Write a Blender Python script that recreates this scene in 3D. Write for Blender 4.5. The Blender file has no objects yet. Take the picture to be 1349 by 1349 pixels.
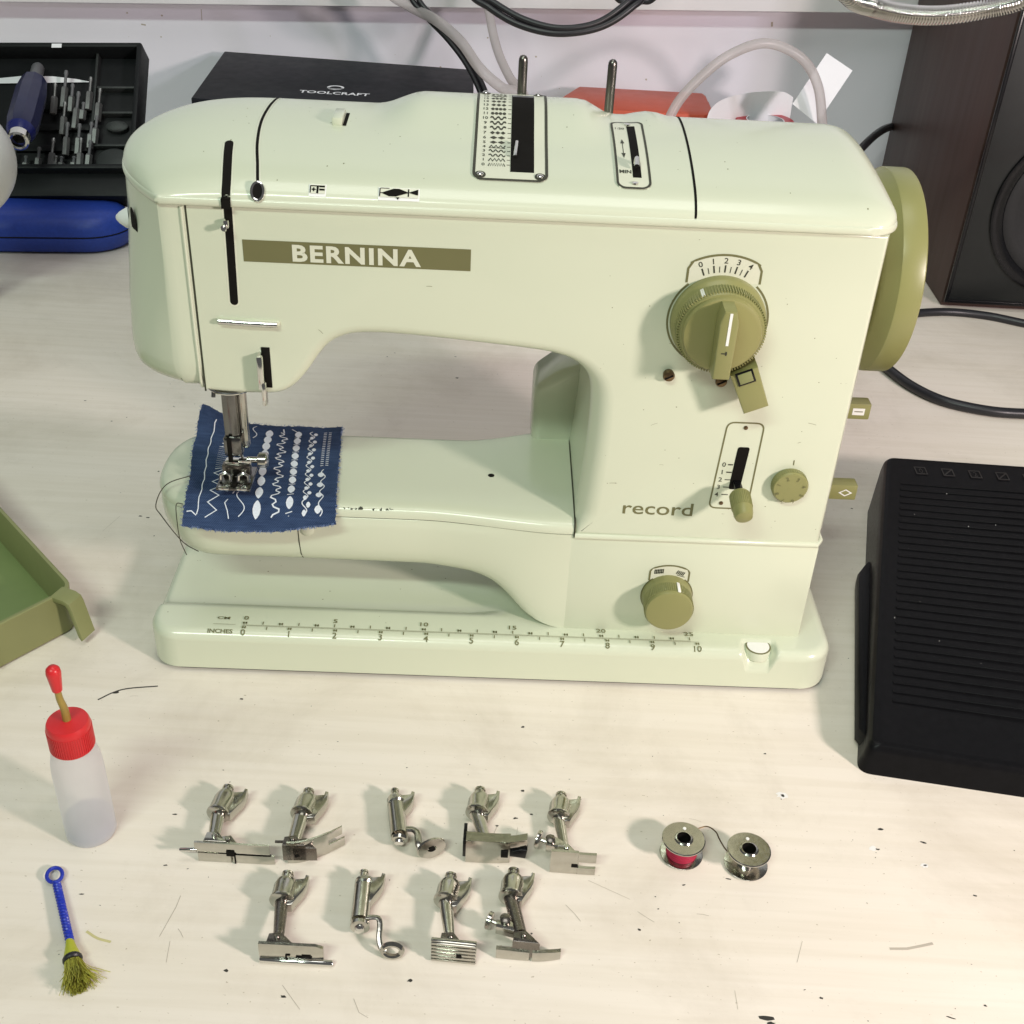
import bpy, bmesh, math, random
from mathutils import Vector, Matrix, noise
random.seed(7)
SC = bpy.context.scene
COL = SC.collection
S = 0.01                      # everything below is written in centimetres
PI = math.pi

# ------------------------------------------------------------------ camera
F, TH, RO, CH = 1567.0839, 0.5929, 0.0546, 45.7973
cam_d = bpy.data.cameras.new('camera')
cam = bpy.data.objects.new('camera', cam_d)
COL.objects.link(cam)
cam.matrix_world = (Matrix.Translation((0, 0, CH*S)) @ Matrix.Rotation(PI/2-TH, 4, 'X')
                    @ Matrix.Rotation(RO, 4, 'Z'))
cam_d.sensor_width = 36
cam_d.lens = F/1349*36
cam_d.clip_start = 0.01
cam_d.clip_end = 50
SC.camera = cam
SC.view_settings.view_transform = 'Standard'
SC.view_settings.look = 'None'
SC.view_settings.exposure = 0.0
SC.view_settings.gamma = 1.0

# ------------------------------------------------------------------ room light
world = bpy.data.worlds.new('World')
SC.world = world
world.use_nodes = True
bg = world.node_tree.nodes['Background']
bg.inputs['Color'].default_value = (0.88, 0.88, 0.88, 1)
bg.inputs['Strength'].default_value = 0.12

def area(name, loc, target, sx, sy, power, col):
    d = bpy.data.lights.new(name, 'AREA')
    d.shape = 'RECTANGLE'
    d.size, d.size_y = sx*S, sy*S
    d.energy = power
    d.color = col
    o = bpy.data.objects.new(name, d)
    COL.objects.link(o)
    o.location = Vector(loc)*S
    o.rotation_euler = (Vector(target)-Vector(loc)).to_track_quat('-Z', 'Z').to_euler()
    return o
area('desk_lamp_light', (82, -13, 54), (8, 54, 6), 10, 10, 11.0, (1.0, 0.85, 0.81))
area('ceiling_tube_light', (-80, -150, 242), (0, 55, 8), 130, 16, 44.0, (0.83, 1.0, 0.86))
area('ceiling_back_light', (0, 40, 200), (0, 90, 0), 110, 70, 9.0, (0.96, 0.97, 0.93))


sd = bpy.data.lights.new('wall_fill_spot', 'SPOT')  # added spot, no lamp of its own: boosts the desk lamp's beam on the wall
sd.energy = 20.0; sd.spot_size = math.radians(35); sd.spot_blend = .5; sd.shadow_soft_size = .05; sd.color = (0.95, 0.88, 1.0)
so = bpy.data.objects.new('wall_fill_spot', sd); COL.objects.link(so)
so.location = Vector((95, -15, 80))*S
so.rotation_euler = (Vector((6, 142, 13))-Vector((95, -15, 80))).to_track_quat('-Z', 'Y').to_euler()

# ------------------------------------------------------------------ helpers
def ray(px, py):
    a, b = px-674.5, py-674.5
    c, s = math.cos(RO), math.sin(RO)
    u, v = c*a+s*b, -s*a+c*b
    return Vector((u, math.cos(TH)*F-math.sin(TH)*v, -math.sin(TH)*F-math.cos(TH)*v))
def G(px, py, z=0.0):
    d = ray(px, py); t = (z-CH)/d.z
    return Vector((d.x*t, d.y*t, z))
def GY(px, py, y):
    d = ray(px, py); t = y/d.y
    return Vector((d.x*t, y, CH+d.z*t))

def ss(a, b, x):
    t = max(0.0, min(1.0, (x-a)/(b-a)))
    return t*t*(3-2*t)
def lerp(a, b, t): return a+(b-a)*t
def interp(pts, x):
    if x <= pts[0][0]: return pts[0][1]
    for (x0, y0), (x1, y1) in zip(pts, pts[1:]):
        if x <= x1:
            return y0+(y1-y0)*(x-x0)/(x1-x0)
    return pts[-1][1]
def smooth_interp(pts, x):          # Catmull-Rom through (x, y) points
    n = len(pts)
    if x <= pts[0][0]: return pts[0][1]
    if x >= pts[-1][0]: return pts[-1][1]
    for i in range(n-1):
        if x <= pts[i+1][0]:
            x0, y0 = pts[i]; x1, y1 = pts[i+1]
            h = x1-x0
            m0 = (y1-pts[i-1][1])/(x1-pts[i-1][0]) if i > 0 else (y1-y0)/h
            m1 = (pts[i+2][1]-y0)/(pts[i+2][0]-x0) if i+2 < n else (y1-y0)/h
            t = (x-x0)/h
            return ((2*t**3-3*t*t+1)*y0+(t**3-2*t*t+t)*h*m0+(-2*t**3+3*t*t)*y1+(t**3-t*t)*h*m1)
def spline(pts, n=8, closed=False):
    P = [Vector(p) for p in pts]
    out = []
    m = len(P)
    for i in range(m if closed else m-1):
        if closed:
            p0, p1, p2, p3 = P[(i-1) % m], P[i], P[(i+1) % m], P[(i+2) % m]
        else:
            p1, p2 = P[i], P[i+1]
            p0 = P[i-1] if i > 0 else p1*2-p2
            p3 = P[i+2] if i+2 < m else p2*2-p1
        for k in range(n):
            t = k/n
            out.append(0.5*((2*p1)+(p2-p0)*t+(2*p0-5*p1+4*p2-p3)*t*t+(3*p1-p0-3*p2+p3)*t**3))
    if not closed: out.append(P[-1].copy())
    return out

class MB:
    def __init__(self): self.v = []; self.f = []
    def add(self, vs, fs):
        b = len(self.v)
        self.v += [Vector(p) for p in vs]
        self.f += [tuple(b+i for i in f) for f in fs]
        return self
    def grid(self, rows, cu=False, cv=False):
        nr, nc = len(rows), len(rows[0])
        vs = [p for r in rows for p in r]
        fs = []
        for i in range(nr if cv else nr-1):
            for j in range(nc if cu else nc-1):
                a, b = i*nc+j, i*nc+(j+1) % nc
                c, d = ((i+1) % nr)*nc+(j+1) % nc, ((i+1) % nr)*nc+j
                fs.append((a, b, c, d))
        return self.add(vs, fs)
    def rings(self, rings, cap0=True, cap1=True):
        n = len(rings[0]); b = len(self.v)
        self.grid(rings, cu=True)
        if cap0: self.f.append(tuple(b+i for i in reversed(range(n))))
        if cap1: self.f.append(tuple(b+(len(rings)-1)*n+i for i in range(n)))
        return self
    def lathe(self, prof, n=32, M=None, cap0=True, cap1=True):
        M = M or Matrix.Identity(4)
        R = [[M @ Vector((r*math.cos(2*PI*k/n), r*math.sin(2*PI*k/n), h)) for k in range(n)] for r, h in prof]
        return self.rings(R, cap0, cap1)
    def tube(self, path, r, n=10, cap=True, closed=False, flat=1.0):
        P = [Vector(p) for p in path]; m = len(P)
        up = None; R = []
        for i in range(m):
            if closed: t = P[(i+1) % m]-P[i-1]
            else: t = P[min(i+1, m-1)]-P[max(i-1, 0)]
            t.normalize()
            if up is None:
                a = Vector((0, 0, 1)) if abs(t.z) < .9 else Vector((1, 0, 0))
                up = (a-t*a.dot(t)).normalized()
            else:
                up = (up-t*up.dot(t)).normalized()
            s = t.cross(up)
            rr = r(i/(m-1)) if callable(r) else r
            R.append([P[i]+s*(rr*math.cos(2*PI*k/n))+up*(rr*flat*math.sin(2*PI*k/n)) for k in range(n)])
        if closed: return self.grid(R, cu=True, cv=True)
        return self.rings(R, cap, cap)
    def box(self, c, s, bev=0.0, M=None, seg=2):
        bm = bmesh.new()
        bmesh.ops.create_cube(bm, size=1)
        for v in bm.verts: v.co = Vector((v.co.x*s[0], v.co.y*s[1], v.co.z*s[2]))
        if bev > 0: bmesh.ops.bevel(bm, geom=bm.edges[:], offset=bev, segments=seg, affect='EDGES', profile=.5)
        M = M or Matrix.Identity(4)
        bm.verts.index_update()
        self.add([M @ (v.co+Vector(c)) for v in bm.verts], [tuple(v.index for v in f.verts) for f in bm.faces])
        bm.free(); return self
    def prism(self, poly, h0, h1, M=None, bev=0.0):
        """polygon in local xy, extruded h0..h1 along local z, optional bevelled rim"""
        M = M or Matrix.Identity(4)
        P = [Vector((p[0], p[1])) for p in poly]
        if sum(P[i].x*P[(i+1) % len(P)].y-P[(i+1) % len(P)].x*P[i].y for i in range(len(P))) < 0: P.reverse()
        def ins(d):
            out = []
            for i in range(len(P)):
                a = (P[i]-P[i-1]).normalized(); b = (P[(i+1) % len(P)]-P[i]).normalized()
                n1, n2 = Vector((-a.y, a.x)), Vector((-b.y, b.x))
                out.append(P[i]+(n1+n2)*(d/max(.4, 1+n1.dot(n2))))
            return out
        if bev > 0:
            L = [(bev, h0), (0, h0+bev), (0, h1-bev), (bev*.3, h1-bev*.3), (bev, h1)]
        else: L = [(0, h0), (0, h1)]
        return self.rings([[M @ Vector((q.x, q.y, h)) for q in ins(d)] for d, h in L])
    def build(self, name, m, parent=None, smooth=True, ang=38, loc=None, mesh_only=False):
        me = bpy.data.meshes.new(name)
        me.from_pydata([tuple(p*S) for p in self.v], [], self.f)
        me.update()
        bm = bmesh.new(); bm.from_mesh(me)
        bmesh.ops.recalc_face_normals(bm, faces=bm.faces[:])
        bm.to_mesh(me); bm.free()
        if smooth:
            me.shade_smooth()
            me.set_sharp_from_angle(angle=math.radians(ang))
        if m: me.materials.append(m)
        if mesh_only: return me
        o = bpy.data.objects.new(name, me)
        COL.objects.link(o)
        if parent: o.parent = parent
        if loc: o.location = Vector(loc)*S
        return o

def obj_from(name, me, parent=None):
    o = bpy.data.objects.new(name, me); COL.objects.link(o)
    if parent: o.parent = parent
    return o
def tag(o, label, cat, group=None):
    o['label'] = label; o['category'] = cat
    if group: o['group'] = group
    return o
def thing(name, label, cat, loc=(0, 0, 0), rz=0.0, group=None):
    o = bpy.data.objects.new(name, None)
    o.empty_display_size = .02
    COL.objects.link(o)
    o.location = Vector(loc)*S; o.rotation_euler = (0, 0, rz)
    return tag(o, label, cat, group)
def rot(axis, a): return Matrix.Rotation(a, 4, axis)
def tr(x, y, z): return Matrix.Translation((x, y, z))
def frame(o, x, y):
    """matrix with given local x and y axes at origin o"""
    x = Vector(x).normalized(); y = Vector(y); z = x.cross(y).normalized(); y = z.cross(x)
    M = Matrix.Identity(4)
    for i in range(3): M[i][0], M[i][1], M[i][2], M[i][3] = x[i], y[i], z[i], o[i]
    return M
def along(a, b):
    a, b = Vector(a), Vector(b); z = (b-a).normalized()
    x = Vector((1, 0, 0)) if abs(z.x) < .9 else Vector((0, 1, 0))
    y = z.cross(x).normalized(); x = y.cross(z)
    M = Matrix.Identity(4)
    for i in range(3): M[i][0], M[i][1], M[i][2], M[i][3] = x[i], y[i], z[i], a[i]
    return M

def round_poly(P, r, n=5):
    o = []
    for i in range(len(P)):
        a, b, c = Vector(P[i-1]), Vector(P[i]), Vector(P[(i+1) % len(P)])
        u, w = (a-b).normalized(), (c-b).normalized()
        for k in range(n+1):
            t = k/n; p0, p1, p2 = b+u*r, b, b+w*r
            o.append(tuple(p0*(1-t)**2+p1*2*t*(1-t)+p2*t*t))
    return o
# flat print: 2-D strokes and glyphs mapped onto a surface by f(u, v)
class Print:
    def __init__(self): self.v = []; self.f = []
    def poly(self, pts):
        b = len(self.v); self.v += [tuple(p) for p in pts]; self.f.append(tuple(range(b, b+len(pts))))
    def stroke(self, pts, w, closed=False):
        P = [Vector((p[0], p[1])) for p in pts]; m = len(P); L = []; R = []
        for i in range(m):
            a = (P[i]-P[i-1]) if (i > 0 or closed) else P[1]-P[0]
            b = (P[(i+1) % m]-P[i]) if (i < m-1 or closed) else P[-1]-P[-2]
            a = a.normalized(); b = b.normalized()
            n1, n2 = Vector((-a.y, a.x)), Vector((-b.y, b.x))
            ww = w[i] if isinstance(w, (list, tuple)) else w
            n = (n1+n2)*(ww/2/max(.5, 1+n1.dot(n2)))
            L.append(P[i]+n); R.append(P[i]-n)
        b0 = len(self.v)
        self.v += [tuple(p) for p in L]+[tuple(p) for p in R]
        for i in range(m if closed else m-1):
            j = (i+1) % m
            self.f.append((b0+i, b0+m+i, b0+m+j, b0+j))
    def text(self, s, x, y, h, sx=1.0, bold=0.0, align='C', ang=0.0, shear=0.0):
        vs, fs, w, hh = glyphs(s, bold, shear)
        k = h/hh
        ox = {'L': 0, 'C': -w/2, 'R': -w}[align]
        b = len(self.v); c, sn = math.cos(ang), math.sin(ang)
        for q in vs:
            u, v = (q[0]+ox)*k*sx, q[1]*k
            self.v.append((x+c*u-sn*v, y+sn*u+c*v))
        self.f += [tuple(b+i for i in f) for f in fs]
    def build(self, name, m, parent, f, thick=0.0):
        mb = MB(); mb.add([f(u, v) for u, v in self.v], self.f)
        o = mb.build(name, m, parent, smooth=False)
        return o
_gl = {}
def glyphs(s, bold, shear):
    key = (s, bold, shear)
    if key in _gl: return _gl[key]
    cu = bpy.data.curves.new('lettering', 'FONT')
    cu.body = s; cu.size = 1; cu.offset = bold; cu.shear = shear; cu.resolution_u = 3
    cu.fill_mode = 'FRONT'; cu.space_character = 1.14 if s == 'BERNINA' else 1.0
    ob = bpy.data.objects.new('lettering', cu)
    me = bpy.data.meshes.new_from_object(ob)
    vs = [(v.co.x, v.co.y) for v in me.vertices]; fs = [tuple(p.vertices) for p in me.polygons]
    bpy.data.objects.remove(ob); bpy.data.meshes.remove(me); bpy.data.curves.remove(cu)
    x0 = min(v[0] for v in vs); x1 = max(v[0] for v in vs)
    r = ([(v[0]-x0, v[1]) for v in vs], fs, x1-x0, .729 if s.upper() == s else .729)
    _gl[key] = r
    return r

# ------------------------------------------------------------------ materials
def new_mat(name):
    m = bpy.data.materials.new(name); m.use_nodes = True
    nt = m.node_tree; b = nt.nodes['Principled BSDF']
    return m, nt, b
def mat(name, col, rough=.4, metal=0.0, var=.06, scale=40, bump=0.0, bscale=300, coat=0.0, spec=.5,
        trans=0.0, ior=1.45, rvar=.08, sss=0.0, stretch=(1, 1, 1), aniso=0):
    m, nt, b = new_mat(name)
    N, L = nt.nodes, nt.links
    tc = N.new('ShaderNodeTexCoord'); mp = N.new('ShaderNodeMapping')
    mp.inputs['Scale'].default_value = stretch
    L.new(tc.outputs['Object'], mp.inputs['Vector'])
    n = N.new('ShaderNodeTexNoise'); n.inputs['Scale'].default_value = scale; n.inputs['Detail'].default_value = 5
    L.new(mp.outputs[0], n.inputs['Vector'])
    r = N.new('ShaderNodeValToRGB')
    r.color_ramp.elements[0].position = .2; r.color_ramp.elements[1].position = .8
    r.color_ramp.elements[0].color = tuple(c*(1-var) for c in col)+(1,)
    r.color_ramp.elements[1].color = tuple(min(1, c*(1+var)) for c in col)+(1,)
    L.new(n.outputs['Fac'], r.inputs['Fac'])
    L.new(r.outputs['Color'], b.inputs['Base Color'])
    n2 = N.new('ShaderNodeTexNoise'); n2.inputs['Scale'].default_value = scale*2.3; n2.inputs['Detail'].default_value = 6
    L.new(mp.outputs[0], n2.inputs['Vector'])
    mr = N.new('ShaderNodeMapRange')
    mr.inputs['To Min'].default_value = max(.02, rough-rvar); mr.inputs['To Max'].default_value = rough+rvar
    L.new(n2.outputs['Fac'], mr.inputs['Value']); L.new(mr.outputs['Result'], b.inputs['Roughness'])
    b.inputs['Metallic'].default_value = metal
    b.inputs['Coat Weight'].default_value = coat
    b.inputs['Coat Roughness'].default_value = .12
    b.inputs['Specular IOR Level'].default_value = spec
    b.inputs['Transmission Weight'].default_value = trans
    b.inputs['IOR'].default_value = ior
    if sss:
        b.inputs['Subsurface Weight'].default_value = sss
        b.inputs['Subsurface Radius'].default_value = (.004, .004, .004)
    if bump:
        n3 = N.new('ShaderNodeTexNoise'); n3.inputs['Scale'].default_value = bscale; n3.inputs['Detail'].default_value = 4
        L.new(mp.outputs[0], n3.inputs['Vector'])
        bp = N.new('ShaderNodeBump'); bp.inputs['Strength'].default_value = bump; bp.inputs['Distance'].default_value = .0006
        L.new(n3.outputs['Fac'], bp.inputs['Height']); L.new(bp.outputs['Normal'], b.inputs['Normal'])
    return m

M = {}
M['ivory'] = mat('ivory_enamel', (.63, .665, .52), .25, var=.0, scale=3, bump=.008, bscale=60, coat=.35, rvar=.0)
M['olive'] = mat('olive_plastic', (.25, .247, .097), .34, var=.05, scale=30, bump=.03, rvar=.06)
M['olive_face'] = mat('olive_dial_face', (.258, .246, .093), .42, var=.05, scale=30)
M['olive_print'] = mat('olive_print', (.155, .15, .065), .5, var=.04)
M['dark_print'] = mat('dark_print', (.045, .045, .03), .55, var=.05)
M['plate'] = mat('cream_plate', (.67, .68, .55), .35, var=.02)
M['white'] = mat('white_plastic', (.82, .82, .80), .3, var=.02)
M['black'] = mat('black_gloss', (.007, .007, .008), .22, var=.1, spec=.3)
M['slot'] = mat('dark_slot', (.008, .007, .006), .75, var=.1, spec=.12)
M['seam'] = mat('seam_shadow_gap', (.05, .05, .035), .8, var=.1, spec=.1)
M['chrome'] = mat('bright_chrome', (.72, .71, .68), .12, 1.0, var=.04, scale=60, rvar=.06)
M['nickel'] = mat('worn_nickel', (.52, .505, .46), .16, 1.0, var=.10, scale=220, bump=.05, bscale=500, rvar=.1)
M['nickel_dark'] = mat('dark_worn_nickel', (.22, .20, .18), .28, 1.0, var=.15, scale=220, rvar=.1)
M['bar_steel'] = mat('needle_bar_steel', (.20, .195, .19), .2, 1.0, var=.1, scale=100)
M['steel_dark'] = mat('dull_steel', (.22, .22, .22), .4, .8, var=.15, scale=200)
M['brown_metal'] = mat('browned_screw_metal', (.16, .11, .06), .35, .9, var=.2, scale=300)
M['pin'] = mat('dark_pin_steel', (.20, .19, .17), .3, 1.0, var=.08)
M['rubber'] = mat('black_cable', (.014, .014, .017), .38, var=.1)
M['pedal'] = mat('black_pedal_plastic', (.006, .006, .007), .34, var=.2, scale=200, bump=.05, bscale=900, rvar=.08, spec=.12)
M['pedal_side'] = mat('pedal_side_plastic', (.02, .02, .02), .3, var=.2, scale=60)
M['tray'] = mat('tray_olive_green', (.222, .236, .098), .45, var=.08, scale=25, bump=.05)
M['tray_floor'] = mat('tray_floor_green', (.19, .25, .09), .55, var=.08, scale=40)
M['red'] = mat('red_cap_plastic', (.62, .025, .03), .32, var=.06, scale=60, bump=.03)
M['red_box'] = mat('red_tool_plastic', (.54, .085, .04), .42, var=.06)
M['blue_leather'] = mat('blue_leatherette', (.022, .060, .38), .42, var=.12, scale=300, bump=.25, bscale=900)
M['tool_black'] = mat('tool_case_black', (.009, .010, .011), .5, var=.15, scale=100, bump=.05, spec=.25)
M['tool_grey'] = mat('tool_case_divider', (.03, .033, .033), .5, var=.15)
M['box_black'] = mat('black_card_box', (.007, .008, .012), .5, var=.12, spec=.2)
M['navy'] = mat('navy_handle', (.014, .016, .06), .36, var=.15)
M['navy_tip'] = mat('deep_blue_handle_tip', (.015, .02, .13), .3, var=.1)
M['grey'] = mat('grey_plastic', (.13, .13, .14), .45, var=.1)
M['paper'] = mat('white_paper', (.80, .80, .84), .7, var=.02)
M['tape'] = mat('red_tape', (.42, .015, .03), .35, var=.06)
M['speaker_wood'] = mat('dark_brown_veneer', (.046, .023, .019), .5, var=.2, scale=30, stretch=(1, 1, .08), bump=.1)
M['speaker_top'] = mat('speaker_brown_trim', (.14, .05, .02), .5, var=.2, scale=30)
M['speaker_black'] = mat('speaker_front_black', (.009, .010, .010), .45, var=.15, scale=80)
M['cone'] = mat('speaker_cone_black', (.010, .010, .011), .6, var=.2, scale=200)
M['wire_blue'] = mat('blue_twisted_wire', (.016, .035, .40), .34, var=.1)
M['bristle'] = mat('yellow_green_bristle', (.44, .42, .07), .55, var=.25, scale=300)
M['bristle_dark'] = mat('worn_bristle_core', (.15, .13, .02), .6, var=.3, scale=300)
M['ferrule'] = mat('yellow_ferrule', (.42, .44, .03), .4, var=.1)
M['thread'] = mat('dark_thread', (.05, .045, .03), .7, var=.2)
M['stitch'] = mat('white_stitch_thread', (.74, .78, .88), .65, var=.10, scale=900, bump=.5, bscale=1800)
M['pink'] = mat('crimson_thread', (.36, .010, .045), .5, var=.2, scale=900, stretch=(.1, .1, 1))
M['spout'] = mat('yellowed_spout', (.42, .30, .07), .35, var=.15, trans=.3)
M['stain'] = mat('dark_surface_chip', (.035, .032, .028), .7, var=.2)
M['stain_pale'] = mat('pale_scuff', (.46, .41, .345), .6, var=.1)
M['glow_white'] = mat('white_glow_spot', (.80, .78, .76), .6, var=.05)
M['lime'] = mat('yellow_glue_smear', (.55, .50, .25), .5, var=.05)

def plastic_clear(name, col, rough, mixf):
    m, nt, b = new_mat(name)
    b.inputs['Base Color'].default_value = col+(1,)
    b.inputs['Roughness'].default_value = rough
    N, L = nt.nodes, nt.links
    t = N.new('ShaderNodeBsdfTranslucent'); t.inputs['Color'].default_value = col+(1,)
    tp = N.new('ShaderNodeBsdfTransparent')
    mx = N.new('ShaderNodeMixShader'); mx.inputs[0].default_value = .5
    mx2 = N.new('ShaderNodeMixShader'); mx2.inputs[0].default_value = mixf
    lw = N.new('ShaderNodeLayerWeight'); lw.inputs['Blend'].default_value = .35
    n = N.new('ShaderNodeTexNoise'); n.inputs['Scale'].default_value = 60
    ad = N.new('ShaderNodeMath'); ad.operation = 'MULTIPLY_ADD'
    L.new(lw.outputs['Facing'], ad.inputs[0]); ad.inputs[1].default_value = -mixf*.8; ad.inputs[2].default_value = mixf
    L.new(b.outputs[0], mx.inputs[1]); L.new(t.outputs[0], mx.inputs[2])
    L.new(ad.outputs[0], mx2.inputs[0])
    L.new(mx.outputs[0], mx2.inputs[1]); L.new(tp.outputs[0], mx2.inputs[2])
    L.new(mx2.outputs[0], N['Material Output'].inputs['Surface'])
    return m
M['bottle'] = plastic_clear('milky_bottle_plastic', (.89, .89, .91), .28, .52)
M['oil'] = plastic_clear('clear_machine_oil', (.62, .66, .76), .08, .55)
M['hose'] = plastic_clear('cloudy_clear_hose', (.70, .66, .66), .25, .45)

def wood_top():
    m, nt, b = new_mat('pale_plywood_top')
    N, L = nt.nodes, nt.links
    tc = N.new('ShaderNodeTexCoord')
    def noise_n(scale, st, detail=6, dist=0.0, rough=.55):
        mp = N.new('ShaderNodeMapping'); mp.inputs['Scale'].default_value = st
        L.new(tc.outputs['Object'], mp.inputs['Vector'])
        n = N.new('ShaderNodeTexNoise'); n.inputs['Scale'].default_value = scale
        n.inputs['Detail'].default_value = detail; n.inputs['Distortion'].default_value = dist
        n.inputs['Roughness'].default_value = rough
        L.new(mp.outputs[0], n.inputs['Vector']); return n
    def ramp(n, c0, c1, p0=.3, p1=.7):
        r = N.new('ShaderNodeValToRGB')
        r.color_ramp.elements[0].position = p0; r.color_ramp.elements[1].position = p1
        r.color_ramp.elements[0].color = c0+(1,); r.color_ramp.elements[1].color = c1+(1,)
        L.new(n.outputs['Fac'], r.inputs['Fac']); return r
    def mult(a, bb, f=1.0):
        x = N.new('ShaderNodeMix'); x.data_type = 'RGBA'; x.blend_type = 'MULTIPLY'
        x.inputs['Factor'].default_value = f
        L.new(a, x.inputs['A']); L.new(bb, x.inputs['B']); return x.outputs['Result']
    base = ramp(noise_n(5, (.35, 1, 1), 4, .6), (.75, .682, .60), (.80, .735, .66))
    grain = ramp(noise_n(26, (.09, 1, 1), 8, .9, .65), (.972, .966, .95), (1, 1, 1), .36, .6)
    fine = ramp(noise_n(170, (.045, 1, 1), 4, .2), (.955, .95, .935), (1.0, 1.0, 1.0), .38, .58)
    dirt = ramp(noise_n(9, (1, 1, 1), 8, .4, .7), (.86, .85, .83), (1, 1, 1), .30, .52)
    speck = ramp(noise_n(420, (1, 1.6, 1), 2, 0), (.62, .58, .52), (1, 1, 1), .24, .30)
    c = mult(base.outputs['Color'], grain.outputs['Color'])
    c = mult(c, fine.outputs['Color']); c = mult(c, dirt.outputs['Color']); c = mult(c, speck.outputs['Color'])
    L.new(c, b.inputs['Base Color'])
    rr = N.new('ShaderNodeMapRange'); rr.inputs['To Min'].default_value = .38; rr.inputs['To Max'].default_value = .6
    L.new(noise_n(14, (1, 1, 1), 6).outputs['Fac'], rr.inputs['Value']); L.new(rr.outputs[0], b.inputs['Roughness'])
    b.inputs['Specular IOR Level'].default_value = .35
    bp = N.new('ShaderNodeBump'); bp.inputs['Strength'].default_value = .12; bp.inputs['Distance'].default_value = .0008
    L.new(noise_n(90, (.06, 1, 1), 5).outputs['Fac'], bp.inputs['Height']); L.new(bp.outputs[0], b.inputs['Normal'])
    return m
M['wood'] = wood_top()
M['wall'] = mat('white_wall_paint', (.80, .785, .865), .7, var=.04, scale=6, bump=.08, bscale=120)
M['shelf'] = mat('white_shelf_paint', (.74, .72, .74), .5, var=.02, scale=10)

def denim():
    m, nt, b = new_mat('blue_denim')
    N, L = nt.nodes, nt.links
    tc = N.new('ShaderNodeTexCoord')
    w = N.new('ShaderNodeTexWave'); w.wave_type = 'BANDS'; w.bands_direction = 'DIAGONAL'
    w.inputs['Scale'].default_value = 520; w.inputs['Distortion'].default_value = 1.5; w.inputs['Detail'].default_value = 2
    L.new(tc.outputs['Object'], w.inputs['Vector'])
    mp = N.new('ShaderNodeMapping'); mp.inputs['Scale'].default_value = (.12, 1, 1)
    L.new(tc.outputs['Object'], mp.inputs['Vector'])
    n = N.new('ShaderNodeTexNoise'); n.inputs['Scale'].default_value = 900; n.inputs['Detail'].default_value = 4
    L.new(mp.outputs[0], n.inputs['Vector'])
    n2 = N.new('ShaderNodeTexNoise'); n2.inputs['Scale'].default_value = 45; n2.inputs['Detail'].default_value = 5
    L.new(tc.outputs['Object'], n2.inputs['Vector'])
    ad = N.new('ShaderNodeMath'); ad.operation = 'ADD'
    L.new(w.outputs['Fac'], ad.inputs[0]); L.new(n.outputs['Fac'], ad.inputs[1])
    ad2 = N.new('ShaderNodeMath'); ad2.operation = 'MULTIPLY_ADD'
    L.new(n2.outputs['Fac'], ad2.inputs[0]); ad2.inputs[1].default_value = .9; L.new(ad.outputs[0], ad2.inputs[2])
    r = N.new('ShaderNodeValToRGB')
    r.color_ramp.elements[0].position = .35; r.color_ramp.elements[1].position = 1.0
    mr = N.new('ShaderNodeMath'); mr.operation = 'MULTIPLY'; mr.inputs[1].default_value = .45
    L.new(ad2.outputs[0], mr.inputs[0])
    r.color_ramp.elements[0].color = (.008, .017, .052, 1); r.color_ramp.elements[1].color = (.075, .125, .26, 1)
    L.new(mr.outputs[0], r.inputs['Fac']); L.new(r.outputs[0], b.inputs['Base Color'])
    b.inputs['Roughness'].default_value = .9; b.inputs['Specular IOR Level'].default_value = .15
    b.inputs['Sheen Weight'].default_value = 0.0
    bp = N.new('ShaderNodeBump'); bp.inputs['Strength'].default_value = .6; bp.inputs['Distance'].default_value = .0005
    L.new(ad.outputs[0], bp.inputs['Height']); L.new(bp.outputs[0], b.inputs['Normal'])
    return m
M['denim'] = denim()
M['fray'] = mat('frayed_denim_thread', (.16, .22, .40), .8, var=.3, scale=600)

# ------------------------------------------------------------------ the setting
WALL_Y = 142.0
top = MB(); top.box((0, 70, -1.5), (260, 145, 3.0), .15)
wb = top.build('workbench', M['wood']); wb['kind'] = 'structure'
wl = MB(); wl.box((0, WALL_Y+2, 60), (260, 4, 160), 0)
w_ = wl.build('wall', M['wall'], smooth=False); w_['kind'] = 'structure'
sh = MB()
# the lower edge of a shelf fixed along the wall
sA, sB = GY(0, 2, 139), GY(1130, 16.5, 139)
sl = (sB.z-sA.z)/(sB.x-sA.x)
def shelf_z(x): return sA.z+sl*(x-sA.x)
pr = [(-120, shelf_z(-120)), (120, shelf_z(120)), (120, shelf_z(120)+9), (-120, shelf_z(-120)+9)]
sh.prism(pr, -139, -(WALL_Y-.02), frame((0, 0, 0), (1, 0, 0), (0, 0, 1)), bev=0)
s_ = sh.build('shelf', M['shelf'], smooth=False); s_['kind'] = 'structure'

wmk = MB(); wp = Print()
def wpt(px, py):
    g = GY(px, py, WALL_Y-.03); return (g.x, g.z)
wp.stroke([wpt(1017, 29), wpt(1017, 35)], .22); wp.stroke([wpt(265, 12), wpt(266, 27)], .07); wp.stroke([wpt(186, 32), wpt(192, 33)], .15)
for k in range(26):
    x, z = random.uniform(-50, 36), random.uniform(8, 19); q = random.uniform(.03, .12)
    wp.poly([(x+q*random.uniform(.6, 1.8)*math.cos(a), z+q*math.sin(a)) for a in (0, 1.2, 2.5, 3.8, 5)])
wmk.add([(u, WALL_Y-.02, v) for u, v in wp.v], wp.f)
wmk.build('wall_marks', M['stain_pale'], w_, smooth=False)['kind'] = 'stuff'

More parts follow.
